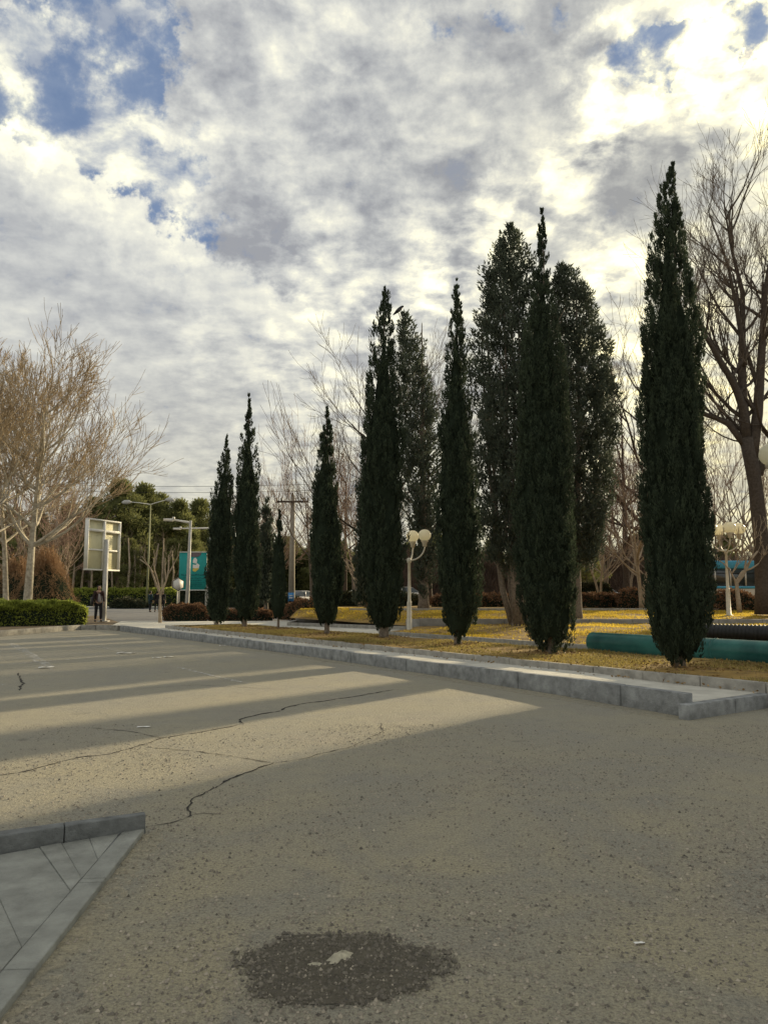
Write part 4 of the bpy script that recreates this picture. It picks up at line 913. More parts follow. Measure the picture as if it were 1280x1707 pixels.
def far_wood(name, x0, x1, y, dy, z, h, n, m, seed, label, leaf, wd, up=.3):
    r_ = np.random.default_rng(seed); mb = MB(); k = 80; xs = np.linspace(x0, x1, k); ph = r_.uniform(0, 6, 5)
    top = lambda x: h*(.78+.13*np.sin(x*.21+ph[0])+.09*np.sin(x*.53+ph[1])+.06*np.sin(x*1.3+ph[2]))
    vs = []
    for x in xs: vs += [(x, y+dy, z), (x, y+dy*.9, z+top(x)*.9)]
    for x in xs: vs += [(x, y+dy*.2, z+top(x)*.8), (x, y, z)]
    b2 = 2*k
    f = [(2*i, 2*i+2, 2*i+3, 2*i+1) for i in range(k-1)]+[(2*i+1, 2*i+3, b2+2*i+2, b2+2*i) for i in range(k-1)]+[(b2+2*i, b2+2*i+2, b2+2*i+3, b2+2*i+1) for i in range(k-1)]
    mb.add(vs, f, np.zeros(len(vs)))
    x = r_.uniform(x0, x1, n); t = r_.random(n)**.8; P = np.stack([x, y+r_.uniform(-.15, .9, n)*dy*np.where(t > .8, 1, .25), z+top(x)*t*1.02+r_.normal(0, .25, n)], 1)
    tone = np.clip(.25+.35*np.sin(x*.9+t*5)*np.sin(t*9+x*.4)+.3*t+r_.normal(0, .15, n), 0, 1)
    kites(mb, P, np.stack([r_.normal(0, .6, n), r_.normal(0, .6, n)-.3, np.full(n, up)+r_.normal(0, .3, n)], 1), leaf*r_.uniform(.5, 1.4, n), wd, r_, tone)
    tag(mb.build(name, m), label=label, cat='wood', kind='stuff')
far_wood('distant_wood', -95, 12, 122, 8, .1, 10.5, 60000, M_PINE, 201, 'dense dark mass of conifers at the back of the wood', .9, .35)
far_wood('distant_thicket', 2, 110, 92, 6, .6, 7.0, 90000, mat('grey_brown_thicket', (.055, .040, .032), .95, .3, .8, tone=True, c2=(.20, .145, .115)), 202, 'far grey-brown thicket behind the lawns at right', 1.3, .05, 1.6)
# bare tree trunks inside the wood
TR = empty('slim_tree', label='', cat='tree', group='slim trunks in the wood')
mb = MB(); mb.tube([(0, 0, -.1), (.1, 0, 2), (-.05, 0, 4.5), (.25, 0, 7.5)], [.17, .14, .11, .05], 7); mb.build('trunk', M_PALE, TR)
sg = []; grow(sg, (0, 0, 4), (.3, .1, 1), 2.5, .06, 1, 3, random.Random(5)); grow(sg, (0, 0, 3), (-.5, .1, 1), 2.2, .05, 1, 3, random.Random(6)); mb = MB(); mb.segs(np.array(sg)[:, :8], 4); mb.build('branches', M_TWIGD, TR)
SL = ['its trunk right behind the brown weeping bush', 'between the weeping bush and the sign board', 'a little left of the sign board', 'just left of the sign board edge', 'behind the left half of the sign board', 'just under the right half of the sign board', 'just right of the sign board', 'third right of the sign board', 'fourth right of the sign board', 'midway between sign board and tall street light', 'just right of the tall street light', 'behind the pollarded tree', 'just left of the teal banner']
for k, px in enumerate((98, 112, 122, 137, 152, 186, 203, 214, 224, 232, 258, 270, 288)):
    c = TR if k == 0 else copy_tree(TR); place(c, px, 86.5+(k*37 % 7)*.45, .1, k*1.3, .85+.06*(k % 4), 'slim bare tree in the wood, '+SL[k])

# ------------------------------------------------------------------ hedges
def hedge(name, path, w, h, z, m, seed, label, cat='hedge', leaf=(.055, .035), dens=260, rounded=.25, lump_=.06, group=None, taper=None):
    """path: list of ground points; a clipped hedge with leaves over a dark solid body"""
    r_ = np.random.default_rng(seed); root = empty(name, (path[0][0], path[0][1], z), label=label, cat=cat, group=group)
    P = np.array(line([(p[0], p[1], 0) for p in path], max(8, int(sum(math.dist(a, b) for a, b in zip(path[:-1], path[1:]))/.5))))[:, :2]
    n = len(P); T = np.gradient(P, axis=0); T /= np.linalg.norm(T, axis=1, keepdims=True); Q = np.stack([T[:, 1], -T[:, 0]], 1)
    K = 12; prof = []
    for a in range(K+1):
        t = PI*a/K; cx_ = math.cos(t); sz = math.sin(t); e = rounded*2
        prof.append((math.copysign(abs(cx_)**e, cx_)*.5*w, abs(sz)**e*h))
    prof = np.array(prof)
    hs = np.ones(n) if taper is None else np.interp(np.linspace(0, 1, n), np.linspace(0, 1, len(taper)), taper)
    if True: hs = hs*np.minimum(1, .75+np.minimum(np.arange(n), np.arange(n)[::-1])*.4)
    def surf(i, j):        # float station, float profile index
        i0 = np.clip(np.floor(i).astype(int), 0, n-2); fi = (i-i0)[:, None]; j0 = np.clip(np.floor(j).astype(int), 0, K-1); fj = (j-j0)[:, None]
        c = P[i0]*(1-fi)+P[i0+1]*fi; q = Q[i0]*(1-fi)+Q[i0+1]*fi; p = prof[j0]*(1-fj)+prof[j0+1]*fj; hh = hs[i0]*(1-fi[:, 0])+hs[i0+1]*fi[:, 0]
        l = 1+lump_*np.sin(i*2.1+j*1.3)+lump_*.7*np.sin(i*4.7-j*2.2)
        return np.concatenate([c+q*(p[:, :1]*l[:, None]), (p[:, 1:2]*hh[:, None]*l[:, None])+z], 1)
    L = sum(np.linalg.norm(P[1:]-P[:-1], axis=1)); area = L*(w+2*h); nl = int(area*dens)
    i = r_.uniform(0, n-1, nl); j = r_.uniform(0, K, nl); endm = r_.random(nl) < .5*(w*h*2)/area; 
    S = surf(i, j); S2 = surf(i, j+.01); 
    C = np.concatenate([np.stack([np.interp(i, np.arange(n), P[:, 0]), np.interp(i, np.arange(n), P[:, 1])], 1), np.full((nl, 1), z+h*.35)], 1)
    # end caps
    ie = np.where(r_.random(nl) < .5, 0.0, n-1.001); S[endm] = C[endm]*0+surf(ie[endm], j[endm]); s_ = r_.random(nl)**.5
    Ce = np.concatenate([np.stack([np.interp(ie, np.arange(n), P[:, 0]), np.interp(ie, np.arange(n), P[:, 1])], 1), np.full((nl, 1), z+h*.35)], 1)
    S[endm] = Ce[endm]+(S[endm]-Ce[endm])*s_[endm, None]; O = S-C; O[endm] = np.where(ie[endm, None] == 0, -1, 1)*np.concatenate([T[np.where(ie[endm] == 0, 0, n-1)], np.zeros((endm.sum(), 1))], 1)
    O /= np.linalg.norm(O, axis=1, keepdims=True)+1e-6
    S = S+O*r_.normal(0, .03, (nl, 1)); tone = np.clip(.5+.25*np.sin(i*1.7)*np.sin(j*2)+r_.normal(0, .22, nl), 0, 1)
    mb = MB(); kites(mb, S, O*.9+r_.normal(0, .6, (nl, 3))+np.array((0, 0, .4)), leaf[0]*r_.uniform(.6, 1.4, nl), leaf[1], r_, tone); mb.build('foliage', m, root)
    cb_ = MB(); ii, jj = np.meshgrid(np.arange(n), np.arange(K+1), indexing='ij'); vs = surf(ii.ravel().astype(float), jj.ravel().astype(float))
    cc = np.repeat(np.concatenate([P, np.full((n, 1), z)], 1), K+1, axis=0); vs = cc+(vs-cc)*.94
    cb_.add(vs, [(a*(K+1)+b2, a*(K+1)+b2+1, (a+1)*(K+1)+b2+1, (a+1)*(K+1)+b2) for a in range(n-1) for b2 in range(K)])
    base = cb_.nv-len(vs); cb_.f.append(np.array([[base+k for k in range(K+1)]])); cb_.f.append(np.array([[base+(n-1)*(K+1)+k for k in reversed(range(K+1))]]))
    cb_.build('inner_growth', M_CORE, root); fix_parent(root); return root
def X(px, y): return (V(px, 1000, y)[0], y)
hedge('hedge', [X(-70, 32.5), X(0, 33.6), X(80, 34.6), X(143, 35.3)], 1.3, 1.0, .17, M_HEDGE, 71, 'bright green clipped hedge in front of the pale plane trunks', leaf=(.09, .06), dens=900, rounded=.16, lump_=.04)
hedge('hedge', [X(118, 86), X(200, 86), X(300, 86)], 1.6, 1.9, .15, M_HEDGE, 72, 'long green clipped hedge across the road below the wood', leaf=(.2, .12), dens=120, rounded=.16, lump_=.03)
hedge('hedge', [X(300, 84), X(350, 84), X(420, 84)], 1.8, 1.9, .15, M_HEDGED, 73, 'long dark hedge under the teal banner', leaf=(.2, .12), dens=120, rounded=.16)
hedge('shrub', [X(190, 80), X(215, 80), X(245, 80)], 2.4, 1.0, .1, M_HEDGED, 74, 'low dark spreading shrub at the far road edge', cat='shrub', leaf=(.2, .1), dens=140, rounded=.3, lump_=.12, taper=(.6, 1.0, .8, .5))
hedge('hedge', [X(275, 38.9), X(310, 39.2), X(346, 39.4)], 1.3, .80, .16, M_HEDGEB, 75, 'brown clipped hedge behind the pollarded tree', leaf=(.10, .06), dens=500, rounded=.2)
hedge('hedge', [X(350, 40.0), X(400, 40.5), X(452, 41)], 1.2, .55, .16, M_HEDGEB, 76, 'low brown hedge showing between the far-left cypresses', leaf=(.10, .06), dens=400, rounded=.25)
hedge('shrub', [X(432, 50), X(470, 50), X(520, 50)], 3.0, 1.35, .2, M_HEDGED, 77, 'dark mounded shrub behind the smallest cypress', cat='shrub', leaf=(.14, .08), dens=220, rounded=.45, taper=(.6, 1, .9, .35))
hedge('shrub', [X(486, 39.8), X(505, 39.2), X(522, 38.6)], 1.6, 1.0, .25, M_HEDGEB, 78, 'brown rounded shrub left of the pointed cypress', cat='shrub', leaf=(.10, .06), dens=420, rounded=.35, taper=(.6, 1, 1))
hedge('hedge', [X(560, 46), X(620, 46), X(690, 45)], 1.6, .75, .85, M_HEDGED, 79, 'dark low hedge behind the yellow lawn right of the pointed cypress', leaf=(.13, .08), dens=260, rounded=.25, lump_=.1)
hedge('hedge', [X(720, 42), X(800, 42), X(860, 42)], 1.5, .62, .85, M_HEDGEB, 80, 'brown low hedge behind the thin-topped and many-stemmed cypresses', leaf=(.12, .08), dens=260, rounded=.3, lump_=.1)
hedge('hedge', [X(955, 47), X(985, 47), X(1012, 47)], 1.8, 1.35, .8, M_HEDGED, 81, 'dark box-cut hedge right of the needle-top cypress', leaf=(.13, .08), dens=300, rounded=.08, lump_=.02)
hedge('hedge', [X(950, 39), X(990, 39), X(1036, 39)], 1.4, .62, .88, M_HEDGEB, 82, 'brown low hedge in front of the dark box-cut one', leaf=(.12, .07), dens=320, rounded=.2, lump_=.06)
hedge('shrub', [X(1030, 37.6), X(1060, 37.4), X(1088, 37.2)], 1.9, .85, .88, M_HEDGEB, 83, 'brown domed shrub left of the rightmost cypress', cat='shrub', leaf=(.11, .07), dens=340, rounded=.4)
hedge('shrub', [X(1176, 34.4), X(1216, 34.2), X(1262, 34)], 1.9, .82, .86, M_HEDGEB, 84, 'brown domed shrub behind the four-globe lamp', cat='shrub', leaf=(.11, .07), dens=360, rounded=.45, taper=(.55, 1, 1, .55))
hedge('hedge', [X(1255, 36), X(1300, 36), X(1350, 36)], 1.4, .5, .86, M_HEDGEB, 85, 'low brown hedge running off the right edge', leaf=(.11, .07), dens=300, rounded=.25)
# brown weeping bush: arching twigs
def weeping(px, y, z, w, h, seed, label, n=420):
    R = random.Random(seed); x, y = X(px, y); root = empty('weeping_shrub', (x, y, z), label=label, cat='shrub'); sg = []
    for i in range(n):
        a = R.uniform(0, 2*PI); rr = R.uniform(.1, 1)**.7*w/2; hh = h*(1-.75*(rr/(w/2))**2)*R.uniform(.75, 1.1); p = np.array((R.uniform(-.4, .4), R.uniform(-.4, .4), 0.)); q = None
        for k in range(1, 9):
            t = k/8; q = np.array((math.cos(a)*rr*t**1.1+R.uniform(-.05, .05), math.sin(a)*rr*t**1.1, hh*math.sin(min(1, t*.72)*PI)/.98 if True else 0)); sg.append((*p, *q, .014*(1.3-t), .014*(1.3-t*1.05)))
            if k > 2:
                for _ in range(2):
                    e = q+np.array((R.uniform(-.3, .3), R.uniform(-.3, .3), R.uniform(-.35, .25))); sg.append((*q, *e, .008, .005))
            p = q
    mb = MB(); mb.segs(sg, 3); mb.build('branches', mat('orange_brown_twigs', (.30, .18, .10), .9, .3, .8, c2=(.50, .32, .17)), root)
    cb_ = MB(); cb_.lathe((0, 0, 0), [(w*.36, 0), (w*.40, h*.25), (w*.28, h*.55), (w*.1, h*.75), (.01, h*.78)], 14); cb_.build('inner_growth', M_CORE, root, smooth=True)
weeping(75, 49, .1, 4.2, 4.3, 91, 'orange-brown weeping bush behind the green hedge', 620)
weeping(30, 52, .1, 4.4, 4.0, 92, 'orange-brown bush between the two pale plane trunks', 500)

# ------------------------------------------------------------------ grass
def grass(name, m, poly_sn, zf, n, seed, hgt, label, sn=True, thin=None, wd=.010):
    r_ = np.random.default_rng(seed)
    if sn:
        s0, s1, n0, n1_ = poly_sn; s = r_.uniform(s0, s1, n); q = r_.uniform(n0, n1_, n); XY = P0[None]+D[None]*s[:, None]+Nn[None]*q[:, None]
    else:
        x0, x1, y0, y1 = poly_sn; XY = np.stack([r_.uniform(x0, x1, n), r_.uniform(y0, y1, n)], 1)
    if thin is not None: XY = XY[thin(XY, r_)]
    n = len(XY); zz = np.array([zf(a, b2) for a, b2 in XY]); P = np.concatenate([XY, zz[:, None]-.005], 1)
    patch = .5+.3*np.sin(XY[:, 0]*1.9+1)*np.sin(XY[:, 1]*1.3)+.2*np.sin(XY[:, 0]*.7+XY[:, 1]*.9)
    mb = MB(); kites(mb, P, np.stack([r_.normal(0, .7, n), r_.normal(0, .7, n), np.ones(n)], 1), hgt*r_.uniform(.5, 1.4, n), wd, r_, np.clip(patch+r_.normal(0, .2, n), 0, 1))
    return tag(mb.build(name, m), label=label, cat='grass', kind='stuff')
def th(f):
    def g_(XY, r_): return r_.random(len(XY)) < np.clip(f(XY[:, 0], XY[:, 1]), 0, 1)
    return g_
patchy = th(lambda x, y: .45+.7*np.sin(x*1.3+y*.6)*np.sin(y*1.1-x*.5)+.3*np.sin(x*3.1)*np.sin(y*2.7))
TB = np.array([U(a, b, .3)[:2] for a, b in ((1133, 1112), (918, 1089), (763, 1075), (640, 1063), (545, 1057), (464, 1048), (408, 1045))])
def thl(XY, r_):
    d = np.min(np.linalg.norm(XY[:, None]-TB[None], axis=2), axis=1)
    return patchy(XY, r_) & (r_.random(len(XY)) < np.clip((d-.25)/.5, 0, 1))
grass('lawn_grass', M_GRASS_DULL, (-3, 23.8, 2.06, 5.1), lambda x, y: .30+lump(x, y, .012), 95000, 101, .05, 'short dry grass on the front lawn strip under the cypresses', thin=thl, wd=.016)
def inb(XY, r_):
    q = XY-P0[None]; n = q@Nn; s = q@D
    ok = (n > 6.35) & (XY[:, 1] < 27.7) & (s < 15.0)
    pt = .10+.7*np.sin(XY[:, 0]*.9+XY[:, 1]*.8)*np.sin(XY[:, 1]*.9-XY[:, 0]*.4)+.25*np.sin(XY[:, 0]*2.6)+.25*(XY[:, 0] < 3)
    return ok & (r_.random(len(XY)) < np.clip(pt, .08, 1))
grass('bed_grass', M_GRASS, (.5, 15, 13, 27.9), zA, 110000, 102, .07, 'yellow tufts of dry grass on the planting bed behind the second path', sn=False, thin=inb, wd=.02)
def inu(XY, r_):
    x, y = XY[:, 0], XY[:, 1]; ok = (y > 33.3-(x+4.1)*.81+.1) & (y > 28.3-(x-1.3)*.04) & (x > -3.9) & (y < 33.5+(x < 1)*6)
    return ok & (r_.random(len(XY)) < np.clip(.55+.6*np.sin(x*1.1+y*.4)*np.sin(y*1.7)+.25*np.sin(x*3.7), .1, 1))
grass('upper_grass', M_GRASS, (-4, 20, 28, 40), zU, 150000, 103, .06, 'bright yellow dry grass on the raised lawn behind the low wall', sn=False, thin=inu, wd=.022)
# fallen litter of leaves at tree feet
M_LEAF = mat('fallen_leaves', (.13, .07, .03), .8, .4, 3, tone=True, c2=(.42, .28, .12))
r_ = np.random.default_rng(301); n = 2600
s_a = r_.uniform(-2, 23.5, n); n_a = np.where(r_.random(n) < .8, r_.uniform(2.0, 5.1, n), 1.9-np.abs(r_.normal(0, .12, n)))
XY = P0[None]+D[None]*s_a[:, None]+Nn[None]*n_a[:, None]
k_ = r_.random(n) < .45; tb_ = TB[r_.integers(0, len(TB), n)]; XY[k_] = tb_[k_]+r_.normal(0, .38, (k_.sum(), 2)); nn_ = (XY-P0)@Nn; keep_ = (nn_ > 1.35) & (nn_ < 5.1); XY = XY[keep_]; nn_ = nn_[keep_]
P_ = np.concatenate([XY, np.where(nn_ > 2.0, .325, np.where(nn_ > 1.85, .335, PZ+.006))[:, None]], 1)
lf = MB(); kites(lf, P_, np.stack([r_.normal(0, 1, len(P_)), r_.normal(0, 1, len(P_)), r_.normal(.15, .2, len(P_))], 1), .06*r_.uniform(.5, 1.4, len(P_)), .035, r_, r_.random(len(P_)))
tag(lf.build('fallen_leaves', M_LEAF), label='brown fallen leaves and bits scattered round the cypress trunks', cat='leaf litter', kind='stuff')
# ------------------------------------------------------------------ pipes
def pipe_teal():
    root = empty('teal_pipe', SN(2, 5.8)+(PZ,), label='long teal pipe lying on the path behind the rightmost cypress', cat='pipe')
    M_T = mat('teal_coating', (.012, .12, .11), .32, .35, 1.3, .15, 30, c2=(.06, .23, .20)); M_Ti = mat('pipe_end_scuffed', (.10, .22, .19), .6, .4, 6)
    r = .222; A = np.array((*SN(6.35, 5.80), PZ+r+.004)); B = np.array((*SN(-9, 5.80), PZ+r+.004)); d = B-A; d /= np.linalg.norm(d)
    pts = [A+d*t for t in np.linspace(.12, 15.8, 12)]
    mb = MB(); mb.tube([tuple(p) for p in pts], r, 32, caps=False); mb.build('barrel', M_T, root, smooth=True)
    mb = MB(); prof = [(0.02, .0), (.10, 0), (.16, .012), (.195, .035), (.216, .07), (.228, .105), (.228, .16), (.2225, .165)]
    mb.tube([tuple(A+d*z) for q, z in prof], [q for q, z in prof], 32, caps=True); mb.build('end_cap', M_Ti, root, smooth=True)
    for t in (3.2, 9.3):
        mb = MB(); mb.tube([tuple(A+d*t), tuple(A+d*(t+.06))], [r+.006]*2, 32, caps=True); mb.build('weld_band', M_T, root, smooth=False)
    fix_parent(root)
def pipe_black():
    root = empty('corrugated_pipe', (9.5, 18.1, .3), label='black corrugated pipe lying on the bed behind the teal pipe', cat='pipe')
    A = np.array((7.55, 19.5)); B = np.array((13.6, 15.2)); d = (B-A)/np.linalg.norm(B-A); r = .19; L = np.linalg.norm(B-A)
    zc = .27+.05*((A-P0)@Nn-6.2)+r+.03; pts, rs = [], []; n = int(L/.022)
    for i in range(n): 
        p = A+d*i*.022; pts.append((p[0], p[1], zc)); rs.append(r+(.014 if (i % 4) in (1, 2) else -.008))
    mb = MB(); mb.tube(pts, rs, 24, caps=True); mb.build('corrugated_barrel', M_BLACK, root, smooth=False)
    fix_parent(root)
pipe_teal(); pipe_black()

# ------------------------------------------------------------------ globe lamps
def globe_mat():
    m = mat('milky_globe', (.93, .90, .74), .25, .03, 3.0, transl=.6, c2=(.96, .93, .80)); return m
def lamp(loc, zj, label, angs, gr=.245):
    root = empty('globe_lamp', loc, 0, label=label, cat='street lamp', group='globe lamps on the lawns'); H = zj-loc[2]
    mb = MB(); mb.lathe((0, 0, 0), [(.01, 0), (.16, 0), (.16, .03), (.085, .04), (.08, 1.0), (.075, 1.04), (.055, 1.06), (.048, H-.12), (.075, H-.10), (.075, H+.04), (.04, H+.06), (.005, H+.07)], 14); mb.build('pole', M_LAMPW, root, smooth=True)
    for a in angs:
        pts = []
        for i in range(11):
            t = i/10*PI/2; pts.append((math.cos(a)*(.55*math.sin(t)), math.sin(a)*(.55*math.sin(t)), H-.03+.50*(1-math.cos(t))))
        mb = MB(); mb.tube(pts, .026, 8); mb.build('arm', M_LAMPW, root, smooth=True)
        x, y, z = math.cos(a)*.55, math.sin(a)*.55, H+.86; g_ = gr
        mb = MB(); mb.lathe((x, y, z), [(.04, -.40), (.075, -.39), (.085, -.26), (.13, -.22), (.135, -.19)], 16); mb.build('collar', M_LAMPW, root, smooth=True)
        mb = MB(); mb.lathe((x, y, z), [(max(.002, g_*math.cos(t)), g_*math.sin(t)*.93) for t in np.linspace(-1.2, PI/2, 14)], 22); mb.build('globe', globe_mat(), root, smooth=True)
    return root
yL = 26.9; lamp((X(682, yL)[0], yL, .24), V(683, 933, yL)[2], 'globe lamp with white globes standing between the ragged and thin-topped cypresses', (0.1, 1.3, 2.7), gr=.225)
yL = 30.2; lamp((X(1213, yL)[0], yL, .70), V(1213, 918, yL)[2], 'four-globe lamp on the yellow lawn right of the rightmost cypress', (0, PI/2, PI, -PI/2-.12), gr=.245)
yL = 13.3; lamp((X(1300, yL)[0]+.55, yL, .29), 3.12, 'globe lamp cut off by the right edge, only part of one globe showing', (PI, PI/2, 0, -PI/2), gr=.225)

# ------------------------------------------------------------------ signs and poles on the left
def member(mb, o, e, up, a0, a1, b0, b1, d0, d1, nrm):
    """box in panel space: e = along, up, nrm = towards viewer"""
    vs = []
    for dd in (d0, d1):
        for (a, b) in ((a0, b0), (a1, b0), (a1, b1), (a0, b1)): vs.append(tuple(o+e*a+up*b+nrm*dd))
    mb.add(vs, [(0, 3, 2, 1), (4, 5, 6, 7), (0, 1, 5, 4), (1, 2, 6, 5), (2, 3, 7, 6), (3, 0, 4, 7)])
yB = 38.2; cpos = V(171, 909, yB); root = empty('sign_board', (cpos[0], yB, .2), label='tall sign board seen from behind, pale framed panel on a post', cat='sign')
e = np.array((.36, .933, 0)); nr = np.array((.933, -.36, 0)); up = np.array((0, 0, 1.0)); o_ = np.array((0, 0, cpos[2]-.2)); hw, hh = 1.17, 1.26
def mk(name, m, *a): mb = MB(); member(mb, o_, e, up, *a, nr); return mb.build(name, m, root)
mk('panel', M_PANEL, -hw+.02, hw-.02, -hh+.02, hh-.02, -.03, 0)
for a in ((-hw, hw, hh-.07, hh, -.06, .14), (-hw, hw, -hh, -hh+.07, -.06, .14), (-hw, -hw+.07, -hh+.071, hh-.071, -.06, .14), (hw-.07, hw, -hh+.071, hh-.071, -.06, .14)): mk('frame_bar', M_WHITE, *a)
mk('crossbar', M_WHITE, -hw+.07, hw-.07, hh-.62, hh-.50, .001, .145); mk('crossbar', M_WHITE, -hw+.07, hw-.07, -.29, -.21, .001, .10)
mk('mullion', M_WHITE, -.05, .05, -hh+.07, hh-.07, .001, .15)
mb = MB(); mb.box((nr[0]*.26, nr[1]*.26, (cpos[2]-.2+.28)/2), (.17, .17, cpos[2]-.2+.28), rz=math.atan2(e[1], e[0])); mb.build('post', M_POLE, root)
mb = MB(); mb.box((nr[0]*.26, nr[1]*.26, .02), (.45, .45, .04)); mb.build('base_plate', M_POLE, root)
# camera poles
def cam_pole(px, y, ptop, arm_px, label, arm_y, th=.11):
    b = X(px, y); root = empty('camera_pole', (b[0], y, .1), label=label, cat='pole', group='poles with horizontal arms by the road'); T = V(px+6, ptop, y); H = T[2]-.1; dx = T[0]-b[0]
    mb = MB(); mb.tube([(0, 0, 0), (dx*.5, 0, H*.5), (dx, 0, H)], [th*1.35, th*1.1, th*.8], 4); mb.build('pole', M_POLE, root)
    A = V(arm_px, arm_y, y); mb = MB(); mb.tube([(dx, 0, H-.12), (A[0]-b[0]+.35, 0, A[2]-.1)], [.075, .045], 8); mb.build('arm', M_WHITE, root)
    mb = MB(); mb.box((A[0]-b[0]+.15, 0, A[2]-.12), (.55, .16, .15)); mb.box((A[0]-b[0]+.45, 0, A[2]-.02), (.12, .12, .14)); mb.build('camera', M_WHITE, root)
cam_pole(312, 45, 868, 277, 'grey tapered pole with a horizontal camera arm in front of the teal banner', 866)
cam_pole(346, 62, 878, 292, 'farther pole with a horizontal arm half hidden by the leftmost cypress', 881, .10)
# hexagonal sign
y = 43.5; c = V(297, 974, y); root = empty('hexagonal_sign', (c[0], y, .1), label='white hexagonal sign seen from behind beside the grey pole', cat='sign')
mb = MB(); k = 6; pts = []
e = np.array((.80, .60)); nr2 = np.array((.60, -.80)); Rr = .38
for dd, zz_ in ((0, 1), (-.03, 1), ): pass
ring = [(math.cos(PI/6+2*PI*i/6)*Rr, math.sin(PI/6+2*PI*i/6)*Rr) for i in range(6)]
vs = [(a*e[0]+nr2[0]*s, a*e[1]+nr2[1]*s, b+c[2]-.1) for s in (0, .03) for a, b in ring]
mb.add(vs, [(i, (i+1) % 6, (i+1) % 6+6, i+6) for i in range(6)]); b0 = 0; mb.f.append(np.array([[6, 7, 8, 9, 10, 11]])); mb.f.append(np.array([[5, 4, 3, 2, 1, 0]])); mb.build('plate', M_WHITE, root)
mb = MB(); 
for i in range(6):
    a, b = np.array(ring[i]), np.array(ring[(i+1) % 6]); q = [a, b, b*.9, a*.9]
    mb.add([(p[0]*e[0]+nr2[0]*s, p[0]*e[1]+nr2[1]*s, p[1]+c[2]-.1) for s in (.031, .04) for p in q], [(4, 5, 6, 7), (0, 1, 5, 4), (2, 3, 7, 6)])
mb.build('rim', M_BLACK, root)
mb = MB(); mb.tube([(-.03, .05, 0), (-.03, .05, c[2]+.1)], .035, 8); mb.build('post', M_LAMPW, root)
# banner
y = 74.; A, B = V(298, 983, y), V(345, 921, y); root = empty('banner', (A[0], y, .1), label='teal banner with a white and yellow figure and rows of faint writing', cat='banner')
M_BAN = mat('teal_banner', (.02, .30, .28), .6, .12, 1.0); M_BD = mat('dark_teal_print', (.01, .14, .15), .6, .1); M_YEL = mat('yellow_print', (.65, .52, .12), .6, .1); M_GRY = mat('maroon_grey_print', (.16, .13, .14), .6, .2)
w = B[0]-A[0]; h = B[2]-A[2]; z0 = A[2]-.1
def flat(name, m, outline, dy):
    mb = MB(); n = len(outline); vs = [(x*w, -dy, z0+z*h) for x, z in outline]; mb.v = [np.array(vs, np.float32)]; mb.nv = n; mb.f = [np.array([list(range(n))])]; mb.tone = [np.zeros(n, np.float32)]; return mb.build(name, m, root)
mb = MB(); mb.box((w/2, .03, z0+h/2), (w, .04, h)); mb.build('sheet', M_BAN, root)
mb = MB(); mb.box((w/2, .0, z0+h+.04), (w+.1, .08, .07)); mb.box((w/2, 0, z0-.04), (w+.1, .08, .07)); mb.build('frame', M_WHITE, root)
for xx_ in (.03, w-.03):
    mb = MB(); mb.box((xx_, .1, (z0+h)/2), (.09, .09, z0+h)); mb.build('post', M_POLE, root)
flat('emblem', M_GRY, [(.32, 1), (.80, 1), (.78, .93), (.66, .88), (.45, .88), (.34, .94)], .012)
flat('figure_head', M_WHITE, [(.50, .72), (.64, .70), (.66, .80), (.60, .86), (.54, .85), (.50, .79)], .012)
flat('figure_body', M_WHITE, [(.50, .58), (.72, .57), (.75, .66), (.66, .71), (.60, .66), (.50, .68)], .014)
flat('figure_base', M_YEL, [(.50, .50), (.60, .48), (.73, .56), (.70, .58), (.50, .57)], .016)
rr = random.Random(3)
for zrow, x0, x1, th_ in ((.40, .08, .95, .035), (.31, .15, .95, .022), (.25, .25, .85, .022), (.19, .3, .9, .014), (.14, .3, .8, .014), (.09, .35, .8, .012)):
    mb = MB(); x = x0
    while x < x1:
        l = rr.uniform(.03, .08); mb.box(((x+l/2)*w, .003, z0+(zrow+rr.uniform(-.008, .008))*h), (l*w, .01, th_*h*rr.uniform(.7, 1.2))); x += l+rr.uniform(.01, .025)
    mb.build('lettering', M_BD, root)
# twin-headed street light
y = 85.; b = X(245, y); T = V(247, 841, y); root = empty('street_light', (b[0], y, .1), label='tall twin-headed street light in front of the wood', cat='street lamp')
H = T[2]; mb = MB(); mb.tube([(0, 0, 0), (.05, 0, H*.5), (.1, 0, H)], [.14, .10, .06], 8); mb.build('pole', mat('olive_pole', (.30, .30, .16), .6, .1), root)
for ax, ay in ((212, 838), (283, 834)):
    q = V(ax, ay, y); mb = MB(); mb.tube([(.1, 0, H-.1), ((q[0]-b[0])*.5+.05, 0, (H+q[2])/2), (q[0]-b[0], 0, q[2])], [.05, .04, .035], 6); mb.build('arm', M_WHITE, root)
    sgn = -1 if ax < 240 else 1; cx_ = q[0]-b[0]; mb = MB(); mb.tube([(cx_-sgn*.5, 0, q[2]-.02), (cx_-sgn*.2, 0, q[2]-.02), (cx_+sgn*.25, 0, q[2]-.05), (cx_+sgn*.55, 0, q[2]-.09)], [.06, .22, .24, .08], 10); mb.build('lamp_head', M_POLE, root, smooth=True)
